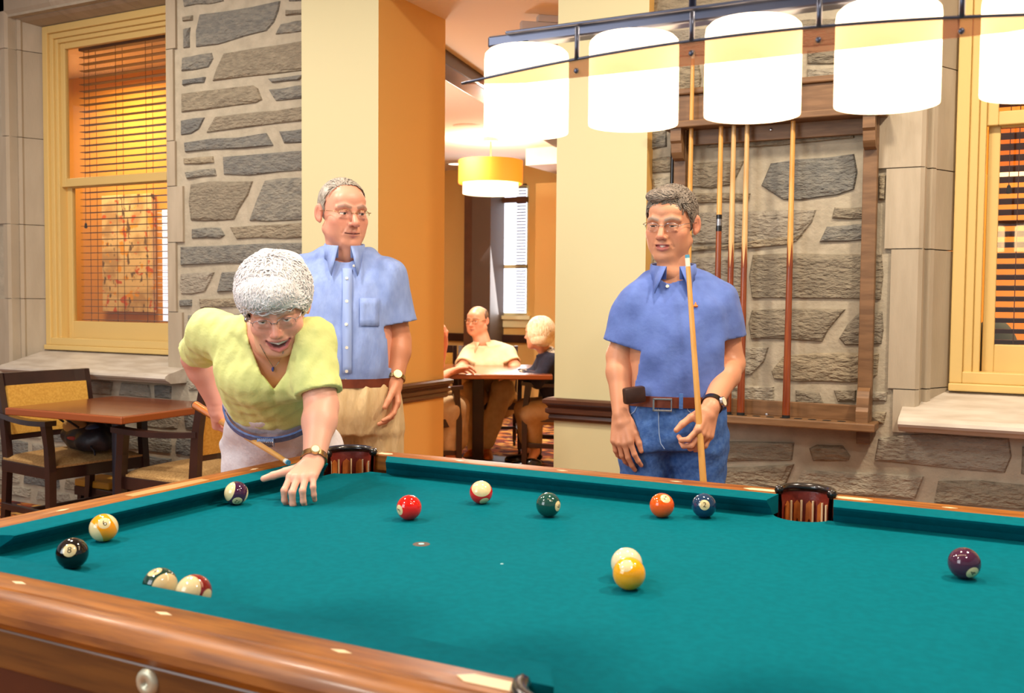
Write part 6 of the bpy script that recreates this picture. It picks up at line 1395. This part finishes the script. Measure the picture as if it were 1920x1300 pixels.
def lounge_woman():
    q = cp; z = 7.55; SK = (228, 166, 130); u = np.array((0, 0, 1.)); base = q(1045, 745, z+.05); f = n3(np.array((-CR[0], -CR[1], 0))+np.array((CF[0], CF[1], 0))*.25); s = np.cross(f, u)
    neckb = q(1020, 655, z); eye = q(993, 625, z-.02); fd = n3(f+np.array((CF[0], CF[1], 0))*.35-u*.05)
    hV, hF, hC, B, O = head(eye, fd, 0, 1.02, SK, 'closed', vox=.0045, neck=neckb, neck_r=(.045, .05))
    sN = q(1036, 678, z-.14); sF = q(1022, 676, z+.16); eN, wN = q(1008, 712, z-.18), q(978, 702, z-.05); eF, wF = q(1002, 708, z+.15), q(975, 700, z+.1)
    A1 = arm_ops(sN, eN, wN, (.045, .04, .038, .027))+hand_ops(wN, n3(f+u*-.1), -u, n3(CF*np.array((1, 1, 0))), [(.2, .3, .2)]*4); A2 = arm_ops(sF, eF, wF, (.045, .04, .038, .027))+hand_ops(wF, n3(f), -u, -n3(CF*np.array((1, 1, 0))), [(.2, .3, .2)]*4)
    st = lambda m: [(q(1048, 762, z), .17-m, .13-m, s, f), (q(1045, 735, z), .16-m, .12-m, s, f), (q(1038, 705, z), .17-m, .125-m, s, f), (q(1030, 680, z), .165-m, .11-m, s, f), (q(1023, 664, z), .10-m, .075-m, s, f)]
    h1 = q(1050, 768, z-.09); h2 = q(1050, 766, z+.10); k1, a1 = q(996, 775, z-.12), q(1003, 848, z-.05); k2, a2 = q(985, 768, z+.14), q(990, 842, z+.18)
    LG = [('u', cap(q(1003, 835, z-.05), a1, .042, .034), .0), ('u', cap(a1, q(996, 862, z-.1), .036, .030), .02), ('u', cap(q(990, 830, z+.18), a2, .042, .034), .02)]
    root = person_root([(hV, hF, hC), skin_part(A1, .006, SK), skin_part(A2, .006, SK), skin_part([('u', loft(st(.02)), 0), ('u', cap(sN, sF, .045), .05)], .014, SK), skin_part(LG, .008, SK)], 'seated woman with blond bob in navy cardigan at the lounge table')
    ops = [('u', loft(st(0)), 0), ('u', cap(sN, sF, .055), .05)]
    for a, b, c in ((sN, eN, wN), (sF, eF, wF)): ops += [('u', cap(a, b, .062, .056), .04), ('u', cap(b, b+(c-b)*.85, .056, .042), .03)]
    v, fc = sdf_mesh(ops+[('n', wob(.008, 22, 43), 0), ('s', cap(neckb, neckb+u*.15, .05), .01)], .010); sh = fast_obj('cardigan', v, fc, 'navy_knit', root)
    v, fc = sdf_mesh([('u', chain([sN+u*.045, neckb-u*.01-f*.05, sF+u*.045], [.030, .035, .030]), 0), ('u', ell(wN+(eN-wN)*.12, .046), .0)], .008); fast_obj('lace_trim', v, fc, 'lace', sh)
    v, fc = sdf_mesh(limb(limb([('u', cap(h1, h2, .13), .05)], h1, k1, q(1002, 828, z-.06), (.115, .085, .062)), h2, k2, q(989, 822, z+.17), (.115, .085, .062))+[('n', wob(.006, 24, 44), 0)], .011); fast_obj('trousers', v, fc, 'khaki_dark', root)
    for a in (q(996, 866, z-.12), q(985, 862, z+.14)): shoe(a, f, 'black_gloss', root, .22)
    hb = hair_shell(B, O, 1.02, [ell((0, -.018, .035), (.092, .108, .090)), ell((0, -.028, -.035), (.096, .092, .078))], [(-.2, .03), (.0, .04), (.03, .055), (.045, .3), (.2, .3)], [(-.2, -.088), (.04, -.085), (.06, .02), (.2, .04)], 'hair_blond', vox=.0055, parent=root, amp=.004, freq=50)
    strands(B, O, 1.02, (0, -.022, .012), (.098, .108, .114), 1400, .09, lambda p: np.stack([p[:, 0]*4, p[:, 1]*4, -1+0*p[:, 0]], 1), [(-.2, .03), (.0, .045), (.03, .06), (.05, .3), (.2, .3)], [(-.2, -.09), (.04, -.085), (.06, .03), (.2, .05)], 'hair_blond', hb, .0018, .03, 3, .25)
    armchair((base[0]-f[0]*.03, base[1]-f[1]*.03, 0), math.atan2(f[1], f[0])-math.pi/2, 'lounge armchair under the blond woman in navy', 'lounge armchairs', True)
def lounge_guest():
    q = cp; z = 7.2; SK = (226, 150, 116); u = np.array((0, 0, 1.)); f = n3(np.array((CR[0], CR[1], 0))+np.array((CF[0], CF[1], 0))*.35); s = np.cross(f, u)
    neckb = q(800, 655, z); eye = q(822, 622, z); hV, hF, hC, B, O = head(eye, f, 0, 1., SK, 'closed', vox=.005, neck=neckb, neck_r=(.045, .05))
    sN, sF = q(792, 682, z-.15), q(800, 680, z+.15); eN, wN = q(805, 722, z-.2), q(842, 699, z-.05); eF, wF = q(818, 705, z+.15), q(833, 645, z+.1)
    A1 = arm_ops(sN, eN, wN, (.045, .04, .04, .028))+hand_ops(wN, n3(f+u*.25), s*.5-u*.7, -n3(CF*np.array((1, 1, 0)))+u, [(.3, .6, .4), (.3, .6, .4), (.35, .6, .4), (.4, .6, .4)], sc=1.1); A2 = arm_ops(sF, eF, wF, (.045, .04, .04, .028))+hand_ops(wF, n3(u+f*.1), -f, s, [(.6, .9, .6)]*4)
    st = [(q(785, 775, z), .17, .13, s, f), (q(788, 735, z), .16, .125, s, f), (q(792, 695, z), .165, .115, s, f), (q(796, 670, z), .11, .08, s, f)]
    root = person_root([(hV, hF, hC), skin_part(A1, .006, SK), skin_part(A2, .006, SK), skin_part([('u', loft(st), 0)], .016, SK), skin_part([('u', cap(q(845, 820, z-.1), q(846, 855, z-.1), .045, .038), 0), ('u', cap(q(846, 858, z-.1), q(868, 866, z-.15), .036, .026), .02), ('u', cap(q(855, 815, z+.15), q(858, 848, z+.15), .045, .038), 0)], .009, SK)], 'lounge guest mostly hidden by the golden pier, hand resting on the table')
    v, fc = sdf_mesh([('u', loft([(c, a+.02, b+.02, s_, f_) for c, a, b, s_, f_ in st]), 0), ('u', cap(sN, eN, .06, .055), .03), ('u', cap(sF, eF, .06, .055), .03)], .012); fast_obj('blouse', v, fc, 'skirt_grey', root)
    h1, h2 = q(788, 775, z-.1), q(790, 772, z+.1); v, fc = sdf_mesh(limb(limb([('u', cap(h1, h2, .13), .05)], h1, q(848, 768, z-.12), q(846, 835, z-.1), (.12, .095, .085)), h2, q(856, 765, z+.15), q(856, 825, z+.15), (.12, .095, .085))+[('n', wob(.008, 20, 54), 0)], .012); fast_obj('trousers', v, fc, 'khaki_dark', root)
    shoe(q(862, 868, z-.12), f, 'sandal', root, .23); shoe(q(868, 858, z+.12), f, 'sandal', root, .23)
    hair_shell(B, O, 1., [ell((0, -.018, .035), (.09, .105, .090))], [(-.2, .0), (.03, .05), (.05, .3), (.2, .3)], [(-.2, -.07), (.04, -.05), (.06, .03), (.2, .04)], 'hair_silver', vox=.006, parent=root)
    b = q(786, 800, z); armchair((b[0], b[1], 0), math.atan2(f[1], f[0])-math.pi/2, 'lounge armchair behind the golden pier, under the hidden guest', 'lounge armchairs', True)
lounge_man(); lounge_woman(); lounge_guest()
